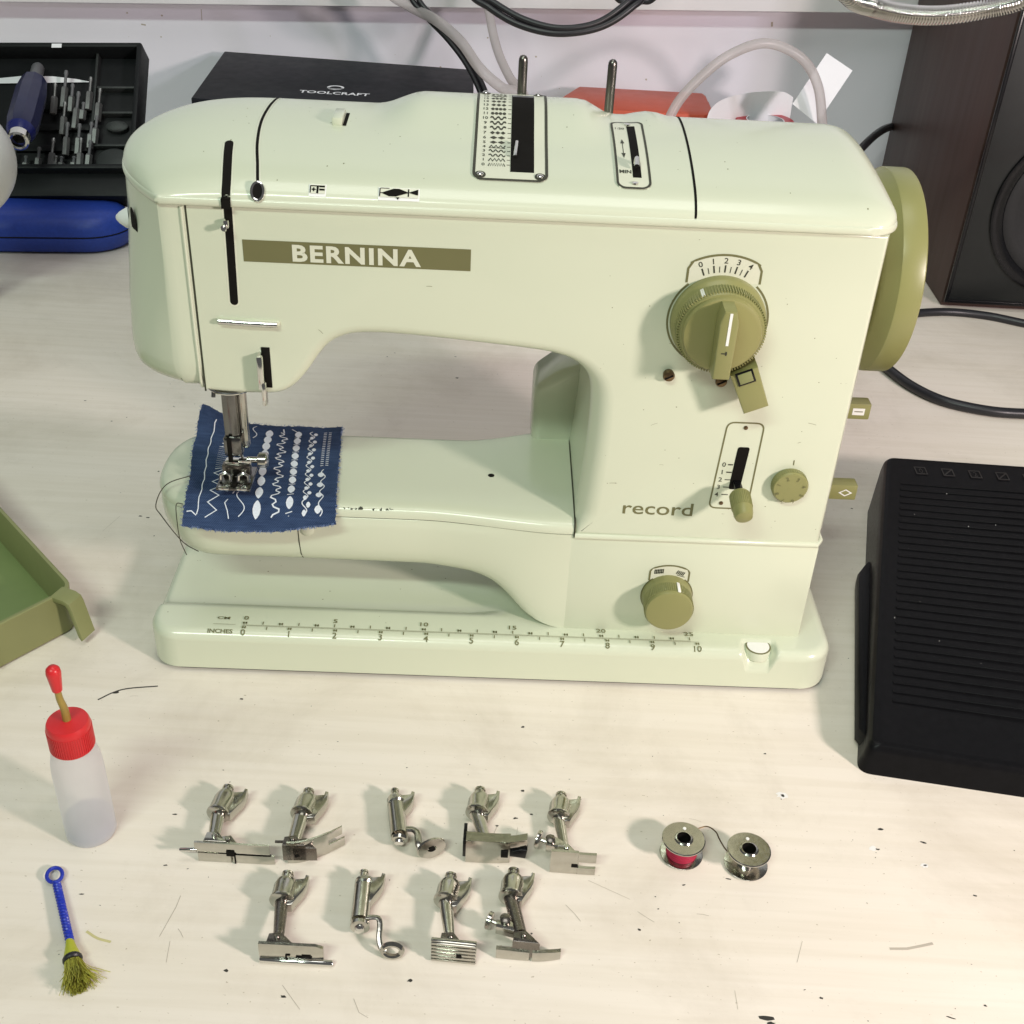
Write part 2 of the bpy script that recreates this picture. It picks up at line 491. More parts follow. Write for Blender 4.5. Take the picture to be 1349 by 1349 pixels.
# chips, scuffs and dust on the bench top (uncountable wear)
def blot(mb, c, rx, ry, a=0, n=9, z=.012):
    pts = []
    for k in range(n):
        t = 2*PI*k/n; q = random.uniform(.55, 1.2)
        x, y = rx*q*math.cos(t), ry*q*math.sin(t)
        pts.append((c.x+x*math.cos(a)-y*math.sin(a), c.y+x*math.sin(a)+y*math.cos(a), z))
    mb.add(pts, [tuple(range(n))])
def hairline(mb, pts, w=.05, z=.010):
    p = Print(); p.stroke(pts, w)
    mb.add([(u, v, z) for u, v in p.v], p.f)
dk, pale, wh = MB(), MB(), MB()
for px, py, rx, ry in [(1010, 1342, .32, .16), (1016, 1349, .2, .1), (689, 958, .10, .08), (1031, 1048, .10, .12), (763, 1053, .10, .08),
                       (700, 1073, .09, .06), (652, 1060, .09, .13), (655, 1088, .08, .05), (688, 1042, .10, .10), (679, 1078, .12, .06),
                       (230, 1073, .14, .05), (218, 1140, .12, .05), (107, 1178, .12, .05), (298, 1279, .13, .08), (373, 1313, .13, .07),
                       (112, 528, .12, .07), (147, 555, .1, .06), (185, 680, .14, .07), (195, 682, .13, .06), (209, 621, .1, .07), (167, 550, .05, .05),
                       (229, 536, .1, .04), (203, 706, .06, .06), (540, 1292, .12, .08), (842, 1225, .08, .06), (1160, 1093, .16, .09),
                       (1216, 1110, .17, .06), (1156, 1119, .14, .06), (1219, 1140, .1, .05), (1284, 1180, .14, .05), (1122, 670, .1, .06),
                       (318, 921, .12, .06), (1082, 1315, .08, .06), (1298, 1325, .1, .06), (1253, 1341, .2, .04), (700, 1230, .06, .05),
                       (960, 1158, .14, .04), (901, 1166, .09, .05), (1008, 993, .08, .06), (600, 470, .12, .05), (520, 465, .1, .05), (602, 498, .2, .1),
                       (510, 470, .08, .05), (738, 1052, .1, .05)]:
    g = G(px, py); blot(dk, g, rx, ry, random.uniform(-.3, .3))
def clear_spot(x, y):
    return not (-21 < x < 19 and 49.5 < y < 70) and y < 104
for k in range(130):
    x, y = random.uniform(-30, 30), random.uniform(27, 100)
    if k % 3 == 0: y = random.uniform(28, 48)
    if clear_spot(x, y): blot(dk, Vector((x, y)), random.uniform(.015, .06), random.uniform(.012, .04), random.uniform(-.6, .6), 6)
hairline(dk, [(p.x, p.y) for p in spline([G(129, 922), G(150, 912), G(170, 907), G(208, 904)], 6)], .09)
blot(dk, G(153, 912), .22, .10, .3)
for a in [[(1172, 1250), (1195, 1250), (1215, 1246), (1229, 1243)]]:
    hairline(pale, [(G(*p).x, G(*p).y) for p in a], .13)
for a in [[(840, 1201), (852, 1209), (862, 1215)], [(745, 1192), (757, 1204), (765, 1214)], [(648, 1105), (655, 1088)], [(680, 1105), (682, 1090)],
          [(466, 1316), (473, 1334), (485, 1341)], [(968, 1305), (972, 1330)], [(775, 1160), (830, 1185)], [(1050, 1268), (1057, 1240)], [(219, 1268), (224, 1240)],
          [(210, 1234), (232, 1195), (238, 1180)], [(395, 1330), (372, 1298)], [(135, 700), (158, 680)]]:
    hairline(pale, [(G(*p).x, G(*p).y) for p in a], random.uniform(.016, .026))
for k in range(14):
    x, y = random.uniform(-28, 30), random.uniform(27, 98); a = random.gauss(0, .5); l = random.uniform(.2, .8)
    if clear_spot(x, y): hairline(pale, [(x, y), (x+l*math.cos(a)/2, y+l*math.sin(a)/2+.03), (x+l*math.cos(a), y+l*math.sin(a))], random.uniform(.015, .03))
for px, py, rx in [(1030, 1048, .30), (1150, 1118, .22), (1217, 1140, .2)]:  # soft white glows around dark chips, painted on as pale patches
    blot(wh, G(px, py), rx, rx*.8, 0, 14, .006)
for mb, nm, mm in [(dk, 'dark_chips', 'stain'), (pale, 'scratches', 'stain_pale'), (wh, 'glow_spots', 'glow_white')]:
    o = mb.build(nm, M[mm], wb, smooth=False); o['kind'] = 'stuff'
sm = MB(); hairline(sm, [(p.x, p.y) for p in spline([G(114, 1227), G(128, 1236), G(146, 1241)], 5)], .12)
sm.build('glue_smear', M['lime'], wb, smooth=False)

# ==================================================================== sewing machine
MX, MY, YAW = -14.5825, 51.1826, 0.0278
mach = thing('sewing_machine', 'pale green vintage sewing machine with olive handwheel standing on the bench', 'sewing machine', (MX, MY, 0), YAW)
YF = .77
def part(mb, name, m, parent=None, **k): return mb.build(name, M[m], parent or mach, **k)

# ---- base plate: rounded height field with a trough under the free arm and a finger groove
BX0, BX1, BY0, BY1, BR = -5.35, 33.15, -.85, 13.2, 1.7
def base_sdf(x, y):
    cx, cy = (BX0+BX1)/2, (BY0+BY1)/2
    qx, qy = abs(x-cx)-(BX1-BX0)/2+BR, abs(y-cy)-(BY1-BY0)/2+BR
    return -(math.hypot(max(qx, 0), max(qy, 0))+min(max(qx, qy), 0)-BR)
def base_z(x, y):
    d = max(0, base_sdf(x, y)); R = .55
    z = 2.72
    z -= .55*ss(1.45, 2.7, y)*(1-ss(12.5, 15.5, x))
    if d < R: z -= R*(1-math.sqrt(max(0, 1-((R-d)/R)**2)))*1.0
    gx = abs(x-28.9)
    gd = (1-ss(.62, 1.0, gx))*(1-ss(.05, .42, y))
    z -= gd*(.30+.75*ss(.2, -1.2, y))
    return max(z, .5)
def base_lim(y, side):
    r = BR
    e = 0
    if y < BY0+r: e = r-math.sqrt(max(0, r*r-(BY0+r-y)**2))
    if y > BY1-r: e = r-math.sqrt(max(0, r*r-(y-BY1+r)**2))
    return BX0+e if side < 0 else BX1-e
ys = [BY0+1.9*(1-math.cos(PI/2*k/16)) for k in range(17)]
ys += [BY0+1.9+.12*k for k in range(1, 13)]
yl = ys[-1]; ys += [yl+(BY1-1.7-yl)*k/12 for k in range(1, 13)]
ys += [BY1-1.7+1.7*math.sin(PI/2*k/10) for k in range(1, 11)]
us = [.028*(1-math.cos(PI/2*k/12)) for k in range(13)]
us += [.028+(.86-.028)*k/40 for k in range(1, 41)]
us += [.86+(.9-.86)*k/4 for k in range(1, 5)]
us = [u for u in us if u < .86]+[.852+.0035*k for k in range(0, 26)]
us = sorted(set([round(u, 5) for u in us if u < .94]))
us += [.94+.032*k/6 for k in range(0, 7)]
us += [.972+.028*math.sin(PI/2*k/12) for k in range(1, 13)]
rows = []
for y in ys:
    a, b = base_lim(y, -1), base_lim(y, 1)
    rows.append([Vector((a+(b-a)*u, y, base_z(a+(b-a)*u, y))) for u in us])
bp = MB(); bp.grid(rows)
ring = [p for p in rows[0]]+[r[-1] for r in rows[1:]]+[p for p in reversed(rows[-1])][1:]+[r[0] for r in reversed(rows)][1:-1]
def clean(ring): return ring
bp.grid([[Vector(p) for p in ring], [Vector((p.x, p.y, 0.35)) for p in ring], [Vector((p.x*1.0, p.y, 0.22)) for p in ring]], cu=True)
part(bp, 'base_plate', 'ivory', ang=50)
ft = MB()
ins = [Vector((lerp(p.x, 14, .012), lerp(p.y, 6, .03), 0)) for p in ring]
ft.grid([[Vector((p.x, p.y, .32)) for p in ins], [Vector((p.x, p.y, 0.0)) for p in ins]], cu=True)
part(ft, 'rubber_gasket', 'rubber')
bt = MB(); bt.lathe([(.72, 2.0), (.72, 2.54), (.70, 2.57), (.0001, 2.57)], 32, tr(28.9, -.02, 0), cap1=False); bo = part(bt, 'release_button', 'ivory')
bt = MB(); bt.lathe([(.715, 2.56), (.715, 2.585), (.63, 2.592), (.63, 2.57)], 32, tr(28.9, -.02, 0), False, False); part(bt, 'button_rim', 'olive_print', bo)
bt = MB(); bt.lathe([(.635, 2.56), (.625, 2.60), (.0001, 2.605)], 32, tr(28.9, -.02, 0), cap1=False); part(bt, 'button_disc', 'white', bo)

# ruler print on the base
pr = Print()
P0, slope = 0.0, 0.0
pr.stroke([(-.12, -.055), (25.05, -.055)], .022)
pr.stroke([(-.12, -.125), (25.5, -.125)], .022)
for k in range(26):
    if k % 2 == 0:
        pr.stroke([(k-.075, .03), (k-.075, .24)], .07); pr.stroke([(k+.075, .03), (k+.075, .24)], .07)
        pr.stroke([(k-.12, .14), (k+.12, .14)], .05)
    else: pr.stroke([(k, .03), (k, .30)], .055)
for k in range(21):
    x = k*1.27
    if k % 2 == 0:
        pr.stroke([(x-.07, -.18), (x-.07, -.38)], .07); pr.stroke([(x+.07, -.18), (x+.07, -.38)], .07)
        pr.stroke([(x-.1, -.28), (x+.1, -.28)], .05)
    else: pr.stroke([(x, -.18), (x, -.45)], .05)
for k in range(0, 26, 5): pr.text(str(k), k, .44, .36, 1.15, .012)
for k in range(0, 11): pr.text(str(k), k*2.54, -.80, .34, 1.15, .012)
pr.text('CM', -1.6, .42, .24, 1.5, .02, 'L'); pr.text('INCHES', -1.95, -.74, .24, 1.25, .02, 'L')
pr.stroke([(-1.75, -.06), (-.5, -.06)], .025)
pr.build('ruler_scale', M['olive_print'], mach, lambda u, v: Vector((u, v*.92+.02, base_z(u, v*.92+.02)+.05)))

# ---- free arm
AX1 = 17.98
def arm_front(x): return 1.62-.84*ss(9.5, 17.6, x)
def arm_back(x): return 9.45+1.6*ss(11.5, 18, x)
def arm_plan(inset, nfront=46):
    """closed outline right-front -> left end -> right-back, inset inwards"""
    pts = []
    xs = [AX1-(AX1+1.6)*k/nfront for k in range(nfront+1)]
    fr = [(x, arm_front(x)+inset) for x in xs]
    cx, a = -1.6, 3.42-inset
    yc, b = (arm_front(-1.6)+arm_back(-1.6))/2, (arm_back(-1.6)-arm_front(-1.6))/2-inset
    e = 2.45
    end = []
    for k in range(1, 28):
        t = -PI/2-PI*k/28
        c, s = math.cos(t), math.sin(t)
        end.append((cx+a*math.copysign(abs(c)**(2/e), c), yc+b*math.copysign(abs(s)**(2/e), s)))
    bk = [(x, arm_back(x)-inset) for x in reversed(xs)]
    return fr+end+bk, len(fr), len(end)
def arm_bottom(x):
    return smooth_interp([(-6, 5.75), (9.5, 5.70), (11.6, 5.55), (12.7, 5.42), (13.8, 5.08), (14.6, 4.50), (15.5, 3.62), (16.1, 3.24), (16.8, 2.94), (17.6, 2.71), (18.2, 2.66)], x)
ARM_T = 9.16
lay = [(0, 0.06), (.03, 0), (.22, -.03), (.42, .0), (.60, .07), (.74, .17), (.85, .32), (.93, .52), (.98, .8), (1.0, 1.05), (1.0, 1.6)]
R = []
for t, i in lay:
    base, nf, ne = arm_plan(0)
    insd, _, _ = arm_plan(i)
    ring_ = []
    for (x0, y0), (x1, y1) in zip(base, insd):
        k = 1-ss(12, 17.2, x0)
        lx = -1 if False else 0
        zb = arm_bottom(x0)
        left = ss(-.5, -4.6, x0)
        xx, yy = lerp(x0, x1, k), lerp(y0, y1, k)
        xx += left*max(0, t-.25)**2*.95
        ring_.append(Vector((xx, yy, ARM_T-(ARM_T-zb)*t)))
    R.append(ring_)
am = MB(); am.grid(R, cu=True)
n_ = len(R[0]); b0 = len(am.v)-n_
for k in range(n_//2-1): am.f.append((b0+k, b0+k+1, b0+n_-2-k, b0+n_-1-k))
for k in range(n_//2-1): am.f.append((n_-1-k, n_-2-k, k+1, k))
part(am, 'free_arm', 'ivory', ang=60)
# top cover of the arm
R = []
for z, i in [(9.20, .10), (9.22, -.015), (9.46, -.03), (9.60, .02), (9.72, .11), (9.81, .26), (9.86, .48), (9.90, .85), (9.92, 1.4), (9.95, 2.4), (9.96, 3.2)]:
    o_, nf, ne = arm_plan(i)
    R.append([Vector((min(x, AX1), y, z-(.10 if False else 0))) for x, y in o_])
ac = MB(); ac.grid(R, cu=True)
n_ = len(R[0]); b0 = len(ac.v)-n_
for k in range(n_//2-1): ac.f.append((b0+k, b0+k+1, b0+n_-2-k, b0+n_-1-k))
ac.f.append(tuple(range(0)) or (0, n_-1, n_*10+n_-1, n_*10))
part(ac, 'arm_cover', 'ivory', ang=60)
sg = MB()
o_, _, _ = arm_plan(.05)
sg.grid([[Vector((x, y, 9.1)) for x, y in o_], [Vector((x, y, 9.23)) for x, y in o_]], cu=True)
part(sg, 'cover_seam', 'seam')
hole = MB(); hole.lathe([(.18, 9.92), (.18, 9.975), (.0001, 9.978)], 18, tr(13.45, 5.2, 0), cap1=False); part(hole, 'screw_hole', 'slot')
# hook cover seam, latch and lines on the arm front
p = Print(); p.stroke([(3.03, 8.55), (3.05, 7.4), (3.08, 6.5), (3.14, 6.02)], .05)
def arm_front_map(u, v):
    t = (ARM_T-v)/(ARM_T-arm_bottom(u)); i = interp(lay, t)
    return Vector((u, arm_front(u)+i-.035, v))
p.build('hook_cover_seam', M['seam'], mach, arm_front_map)
nb = MB(); nb.lathe([(.36, 0), (.36, .10), (.28, .16), (.0001, .18)], 22, tr(3.55, 1.66, 8.25) @ rot('X', PI/2), cap1=False)
part(nb, 'cover_latch', 'ivory')
ch = Print()
for k in range(14):
    x = 5.6+random.uniform(0, 2.6)
    ch.poly([(x+random.uniform(.03, .12)*math.cos(a), 1.72+random.uniform(-.05, .06)+random.uniform(.02, .05)*math.sin(a)) for a in (0, 1.2, 2.4, 3.6, 4.8)])
ch.build('paint_chips', M['dark_print'], mach, lambda u, v: Vector((u, arm_front(u)+interp([(0, .02), (.12, .11), (.21, .26)], (v-1.62))-.02, 9.60+(v-1.62)+.02)))

# ---- lower column
lc = MB(); lc.box(((17.76+31.36)/2, (YF+12.9)/2+.005, (2.36+9.02)/2), (31.36-17.76, 12.9-YF, 9.02-2.36), .16)
part(lc, 'column_foot', 'ivory')
gp = MB(); gp.box(((17.6+31.15)/2, 7, 2.36), (31.1-17.6, 12.1, .16), 0); part(gp, 'column_seam', 'seam')

# ---- upper body (arm and column in one casting)
def chain(*segs):
    out = []
    for s in segs:
        for q in s: out.append(q)
    return out
pts = []     # (x, z, r)
def addp(x, z, r): pts.append((x, z, r))
for z in (9.12, 12, 15, 18, 21, 24, 26.6): addp(31.25, z, .22)
for x in (28, 22, 16, 10, 4, -.9): addp(x, 26.6, .03)
for z in (24, 21, 19, 17.15): addp(-.9, z, .05)
bot = spline([(-.88, 17.02, 0), (.2, 16.95, 0), (1.6, 16.95, 0), (2.75, 17.05, 0), (3.45, 17.45, 0), (4.15, 18.25, 0), (4.75, 19.15, 0), (5.35, 19.85, 0),
              (6.2, 20.28, 0), (7.2, 20.42, 0), (8.5, 20.42, 0), (10, 20.34, 0), (12.5, 20.15, 0), (15.0, 19.93, 0), (16.3, 19.74, 0), (17.2, 19.4, 0),
              (17.85, 18.8, 0), (18.2, 17.9, 0), (18.32, 16.5, 0), (18.3, 14.5, 0), (18.2, 12.5, 0), (18.07, 10.6, 0), (17.99, 9.12, 0)], 4)
for q in bot:
    if q.x < 5: r = .35+.25*ss(2, 5, q.x)
    else: r = .6
    if q.x > 15: r = lerp(.6, 1.15, ss(20, 17.5, q.y))
    if q.y < 10.6: r = lerp(.35, r, ss(9.3, 10.6, q.y))
    addp(q.x, q.y, r)
N_ = len(pts); norm = []
for i in range(N_):
    a = Vector(pts[i][:2])-Vector(pts[i-1][:2]); b = Vector(pts[(i+1) % N_][:2])-Vector(pts[i][:2])
    a.normalize(); b.normalize()
    n1, n2 = Vector((-a.y, a.x)), Vector((-b.y, b.x))     # outline runs counter-clockwise: left is inward
    norm.append((n1+n2)/max(.35, 1+n1.dot(n2)))
def body_warp(x, y, z):
    return Vector((x+.72*ss(30.2, 31.2, x)*ss(.9, 3.2, y), y, z))
R = []
YB = 13.0
for k in range(8):
    ph = PI/2*k/7
    R.append([body_warp(x+n.x*r*(1-math.sin(ph)), YF+r*(1-math.cos(ph)), z+n.y*r*(1-math.sin(ph))) for (x, z, r), n in zip(pts, norm)])
for y in (2.2, 2.6, 3.0, 3.4, 5, 8, 11, YB):
    R.append([body_warp(x, y, z) for x, z, r in pts])
bd = MB(); bd.rings(R)
part(bd, 'body_casting', 'ivory', ang=40)
mh = MB(); mh.prism(round_poly([(15.75, 9.0), (20, 9.0), (20, 15.6), (18.3, 14.85), (17.0, 14.35), (15.75, 13.3)], .5), -12.95, -9.6, frame((0, 0, 0), (1, 0, 0), (0, 0, 1)), bev=.35)
part(mh, 'motor_housing', 'ivory', ang=50)
# bead along the bottom of the upper column
bead = MB()
bead.tube([(18.05, YF+.02, 9.14), (22, YF+.02, 9.14), (31.2, YF+.02, 9.14), (31.42, YF+.4, 9.14), (31.45, 5, 9.14)], .17, 10)
part(bead, 'column_bead', 'ivory')
# dark gap between arm cover and column
p = Print(); p.stroke([(.8, 9.2), (1.0, 9.72), (2.0, 9.98), (5, 10.0), (9, 10.03), (10.8, 10.0)], .075)
cg = MB()
cp = spline([(18.02, .72, 9.1), (18.02, .78, 9.55), (18.03, 1.1, 9.88), (18.03, 3.0, 9.98), (18.04, 7, 10.0), (18.1, 10.5, 10.0)], 6)
cg.tube(cp, .05, 6); part(cg, 'arm_joint', 'seam')

# ---- face plate at the needle end
def fp_bulge(y, z):
    t = min(1.0, abs((6.9-y)/6.15))
    k = ss(17, 26.6, z)
    pw = lerp(5.0, 1.85, k); A = lerp(3.1, 2.95, k)
    return A*(1-t**pw)
fz = [(26.6, 0), (25, 0), (23, 0), (21, 0), (19.5, 0), (18.6, 0), (18.0, .05), (17.6, .16), (17.32, .35), (17.12, .62), (17.02, 1.0)]
R = []
for z, i in fz:
    ring_ = [Vector((-.97, YF+.05+i, z)), Vector((-1.0, YF+.01+i, z)), Vector((-1.3, YF+i, z)), Vector((-1.7, YF+i, z)), Vector((-2.05, YF+i, z)), Vector((-2.14+i*.2, YF+.03+i, z))]
    for k in range(1, 40):
        u = .5-.5*math.cos(PI*k/40)
        y = YF+.03+(12.95-YF)*u
        xx = -2.15-fp_bulge(y, z)+i*1.0
        ring_.append(Vector((min(xx, -1.2), lerp(y, 6.9, i*.16), z)))
    ring_ += [Vector((-2.1, 13-i, z)), Vector((-.97, 13-i, z))]
    R.append(ring_)
fp = MB(); fp.rings(R)
fplate = part(fp, 'face_plate', 'ivory', ang=24)
fb = MB(); fb.tube([(-1.12, YF-.01, 26.5), (-1.12, YF-.01, 20), (-1.12, YF+.02, 17.7), (-1.1, YF+.2, 17.2)], .085, 8); part(fb, 'face_plate_bead', 'ivory')
sg = MB(); sg.box((-.93, YF+.055, 21.8), (.075, .1, 9.5), 0); part(sg, 'face_plate_seam', 'seam')
def side_oval(cy, cz, ry, rz, dx, name, m):
    mb = MB(); R2 = []
    for rr in (1, .5, .001):
        R2.append([Vector((-2.15-fp_bulge(cy+ry*rr*math.cos(a), cz)-dx, cy+ry*rr*math.cos(a), cz+rz*rr*math.sin(a)*(1))) for a in [2*PI*k/24 for k in range(24)]])
    mb.rings(R2, False, True); return part(mb, name, m)
side_oval(3.0, 24.55, .42, .98, .03, 'side_slot', 'slot')
side_oval(4.35, 24.75, .20, .8, .03, 'side_slot', 'slot')
kn = MB(); kn.lathe([(.52, 0), (.50, .3), (.30, .62), (.12, .8), (.0001, .84)], 20, tr(-4.9, 5.6, 24.0) @ rot('Y', -PI/2), cap1=False)
part(kn, 'thread_guide_knob', 'white')

# ---- lid
LPROF = [(.58, 27.02), (.66, 27.22), (.9, 27.46), (1.4, 27.78), (2.1, 28.05), (3.5, 28.42), (5.5, 28.78), (7.5, 28.97), (9, 28.99), (10.5, 28.84), (11.8, 28.3), (12.7, 27.5), (13.1, 26.9)]
def lid_xl(y):
    t = min(1.0, abs((6.85-y)/6.25)); return -2.15-2.95*(1-t**1.85)
def lid_xr(y):
    r = 1.4; e = 0
    if y < .58+r: e = r-math.sqrt(max(0, r*r-(.58+r-y)**2))
    if y > 13.1-r: e = r-math.sqrt(max(0, r*r-(y-13.1+r)**2))
    return 31.72-e
def lid_z(x, y):
    z = smooth_interp(LPROF, y)
    h = .70*ss(6.9, 9.4, x)*(1-ss(17.1, 18.9, x))*ss(4.5, 9.4, y)*(1-.5*ss(11, 13, y))
    h += .22*ss(19.4, 20.6, x)*(1-ss(20.8, 22.0, x))*ss(6.5, 9.6, y)
    z += h
    t = max(0, min(1, (x-lid_xl(y))/6.0)); Lf = (1-(1-t)**2.35)**(1/2.35)
    t = max(0, min(1, (lid_xr(y)-x)/2.3)); Rf = (1-(1-t)**2.6)**(1/2.6)
    return 26.95+(z-26.95)*Lf*Rf
ly = [.58+.9*(k/12)**1.5 for k in range(13)]+[1.48+(11.6-1.48)*k/34 for k in range(1, 35)]+[11.6+1.5*math.sin(PI/2*k/8) for k in range(1, 9)]
def lid_grid(xa, xb, da, db, n):
    rows = []
    for y in ly:
        a, b = xa(y), xb(y); row = []
        for k in range(n+1):
            u = k/n
            if da: u = u**1.9 if not db else u
            if db: u = 1-(1-u)**1.9
            row.append(Vector((a+(b-a)*u, y, lid_z(a+(b-a)*u, y))))
        rows.append(row)
    mb = MB(); mb.grid(rows)
    return mb
part(lid_grid(lid_xl, lambda y: 22.2+.05*(y-7)/6, True, False, 90), 'lid', 'ivory', ang=60)
part(lid_grid(lambda y: 22.29+.05*(y-7)/6, lid_xr, False, True, 50), 'side_lid', 'ivory', ang=60)
# rim bead all round the lid
def lid_outline(off=0):
    o = []
    yy = [.58+12.52*(.5-.5*math.cos(PI*k/40)) for k in range(41)]
    o += [(lid_xr(y)+off, y) for y in yy]
    o += [(31-33*k/30, 13.1+off) for k in range(0, 31)]
    o += [(lid_xl(y)-off, y) for y in reversed(yy)]
    o += [(-2+32.2*k/60, .58-off) for k in range(0, 61)]
    return o
rm = MB(); R = []
for off, z in [(-.2, 26.62), (.0, 26.62), (.06, 26.68), (.085, 26.80), (.06, 26.94), (.0, 27.02), (-.12, 27.03)]:
    R.append([Vector((x, y, z)) for x, y in lid_outline(off)])
rm.grid(R, cu=True); part(rm, 'lid_rim', 'ivory', ang=70)
sg = MB(); sg.box((22.25, 6.8, 27.0), (.28, 11.4, .4), 0); part(sg, 'lid_gap', 'slot')

def on_lid(h): return lambda u, v: Vector((u, v, lid_z(u, v)+h))
def lid_strip(path, w, h, name, m, n=30):
    pp = spline([(a, b, 0) for a, b in path], n//max(1, len(path)-1)+1)
    p = Print(); p.stroke([(q.x, q.y) for q in pp], w); return p.build(name, M[m], mach, on_lid(h))
p = Print(); p.stroke([(22.245+.05*(y-7)/6, y) for y in ly[1:-4]], .12)
p.build('lid_split', M['slot'], mach, on_lid(.012))
# take-up lever slot: lid part, rim, front part
lid_strip([(.62, 3.9), (.72, 3.0), (.86, 2.0), (.96, 1.2), (1.0, .62)], .56, .010, 'slot_rim', 'plate')
lid_strip([(.62, 3.85), (.72, 3.0), (.86, 2.0), (.96, 1.2), (1.0, .60)], .40, .022, 'lever_slot', 'slot')
p = Print()
def slot_poly(x0, z0, x1, z1, w):
    a = []
    for k in range(9): a.append((x1+w/2*math.cos(-PI*k/8), z1+w/2*math.sin(-PI*k/8)))
    return [(x0+w/2, z0)]+a+[(x0-w/2, z0)]
front = lambda h: (lambda u, v: Vector((u, YF-h, v)))
p = Print(); p.poly(slot_poly(1.0, 26.6, .90, 21.95, .56)); p.build('slot_rim', M['plate'], mach, front(.008))
p = Print(); p.poly(slot_poly(1.0, 26.6, .90, 21.95, .38)); p.build('lever_slot', M['slot'], mach, front(.018))
p = Print(); p.stroke([(1.0, 26.58), (1.0, 27.05)], .44); p.build('lever_slot', M['slot'], mach, lambda u, v: Vector((u, .43, v)))
p = Print(); p.poly([(.615+.20*math.cos(a), 3.83+.26*math.sin(a)) for a in [PI*k/10 for k in range(11)]]); p.build('lever_slot', M['slot'], mach, on_lid(.022))
so_ = MB(); so_.box((1.0, .60, 27.03), (.40, .34, .12), .02); part(so_, 'lever_slot', 'slot')
tl = MB(); tl.box((.92, YF-.18, 25.85), (.24, .42, .42), .08); tl.lathe([(.15, 0), (.15, .3), (.10, .36)], 14, tr(.86, YF-.3, 25.75) @ rot('X', PI/2))
part(tl, 'take_up_lever', 'chrome')
# thread guide slit with grommet
lid_strip([(1.85, 10.6), (1.75, 8.4), (1.72, 6.2), (1.9, 4.0), (2.2, 2.2), (2.36, 1.2)], .30, .008, 'slit_edge', 'plate')
lid_strip([(1.85, 10.6), (1.75, 8.4), (1.72, 6.2), (1.9, 4.0), (2.2, 2.2), (2.36, 1.15)], .135, .018, 'thread_slit', 'slot')
gq = tr(2.42, .70, 27.36) @ rot('X', PI*.33)
gm = MB(); gm.tube([gq @ Vector((.27*math.cos(a), .40*math.sin(a), .04)) for a in [2*PI*k/28 for k in range(28)]], .075, 8, closed=True); go_ = part(gm, 'thread_grommet', 'chrome')
gm = MB(); gm.rings([[gq @ Vector((.25*r_*math.cos(a), .38*r_*math.sin(a), .05)) for a in [2*PI*k/20 for k in range(20)]] for r_ in (1, .01)], False, True); part(gm, 'grommet_hole', 'slot', go_)
kl = MB(); kl.box((5.35, 7.0, lid_z(5.35, 7.0)+.10), (.5, 1.7, .40), .08); part(kl, 'lid_slider', 'ivory')
p = Print(); p.stroke([(5.70, 6.15), (5.70, 7.85)], .17); p.build('slider_gap', M['slot'], mach, on_lid(.02))
# tension windows in the lid front
def lid_front(u, v, h=.02):    # v runs up the front slope of the lid
    y = .64+v*.75
    return Vector((u, y-.012-h*.6, lid_z(u, y)+h))
def window(x0, x1, v0, v1, art):
    p = Print(); p.poly([(x0-.05, v0-.13), (x1+.05, v0-.13), (x1+.05, v1+.03), (x0-.05, v1+.03)]); f = p.build('window_frame', M['white'], mach, lambda u, v: lid_front(u, v, .02))
    p = Print(); p.poly([(x0, v0), (x1, v0), (x1, v1), (x0, v1)]); p.build('window_face', M['plate'], f, lambda u, v: lid_front(u, v, .03))
    p = Print(); art(p); p.build('window_marking', M['slot'], f, lambda u, v: lid_front(u, v, .042))
def art1(p):
    p.stroke([(4.75, .58), (5.40, .58)], .06); p.stroke([(4.76, .2), (4.76, .6)], .05)
    p.stroke([(4.82, .38), (5.0, .38)], .06); p.stroke([(4.91, .28), (4.91, .48)], .06)
    p.stroke([(5.08, .18), (5.08, .6)], .09); p.stroke([(5.16, .38), (5.4, .38)], .10); p.stroke([(5.16, .55), (5.4, .55)], .08)
window(4.74, 5.42, .18, .66, art1)
def art2(p):
    p.poly([(7.9, .34), (8.5, .62), (8.75, .62), (9.15, .44), (9.15, .40), (8.6, .19), (8.3, .19), (7.9, .38)])
    p.stroke([(9.17, .2), (9.17, .62)], .06)
    p.poly([(9.17, .42), (9.55, .6), (9.6, .62), (9.6, .3), (9.55, .3)])
    p.poly([(8.62, .16), (8.78, .16), (8.70, .06)]); p.stroke([(7.88, .18), (7.88, .62)], .05); p.stroke([(7.9, .63), (8.3, .63)], .04)
window(7.86, 9.62, .16, .66, art2)
# stitch selector panel
def rr2(x0, y0, x1, y1, r, n=6):
    o = []
    for cx, cy, a0 in ((x1-r, y1-r, 0), (x0+r, y1-r, 90), (x0+r, y0+r, 180), (x1-r, y0+r, 270)):
        for k in range(n+1):
            a = math.radians(a0+90*k/n); o.append((cx+r*math.cos(a), cy+r*math.sin(a)))
    return o
def dense(poly, step=.35):
    out = []
    for i, a in enumerate(poly):
        b = poly[(i+1) % len(poly)]; n = max(1, int(math.hypot(b[0]-a[0], b[1]-a[1])/step))
        for k in range(n): out.append((a[0]+(b[0]-a[0])*k/n, a[1]+(b[1]-a[1])*k/n))
    return out
def panel_surface(x0, x1, y0, y1, h, name, m, parent, n=24):
    mb = MB(); rows = []
    for j in range(n+1):
        y = y0+(y1-y0)*j/n
        rows.append([Vector((x0+(x1-x0)*i/6, y, lid_z(x0+(x1-x0)*i/6, y)+h)) for i in range(7)])
    mb.grid(rows); edge = rows[0]+[r[-1] for r in rows[1:]]+list(reversed(rows[-1]))[1:]+[r[0] for r in reversed(rows)][1:-1]
    mb.grid([edge, [Vector((q.x, q.y, q.z-h-.02)) for q in edge]], cu=True)
    return mb.build(name, M[m], parent, ang=50)
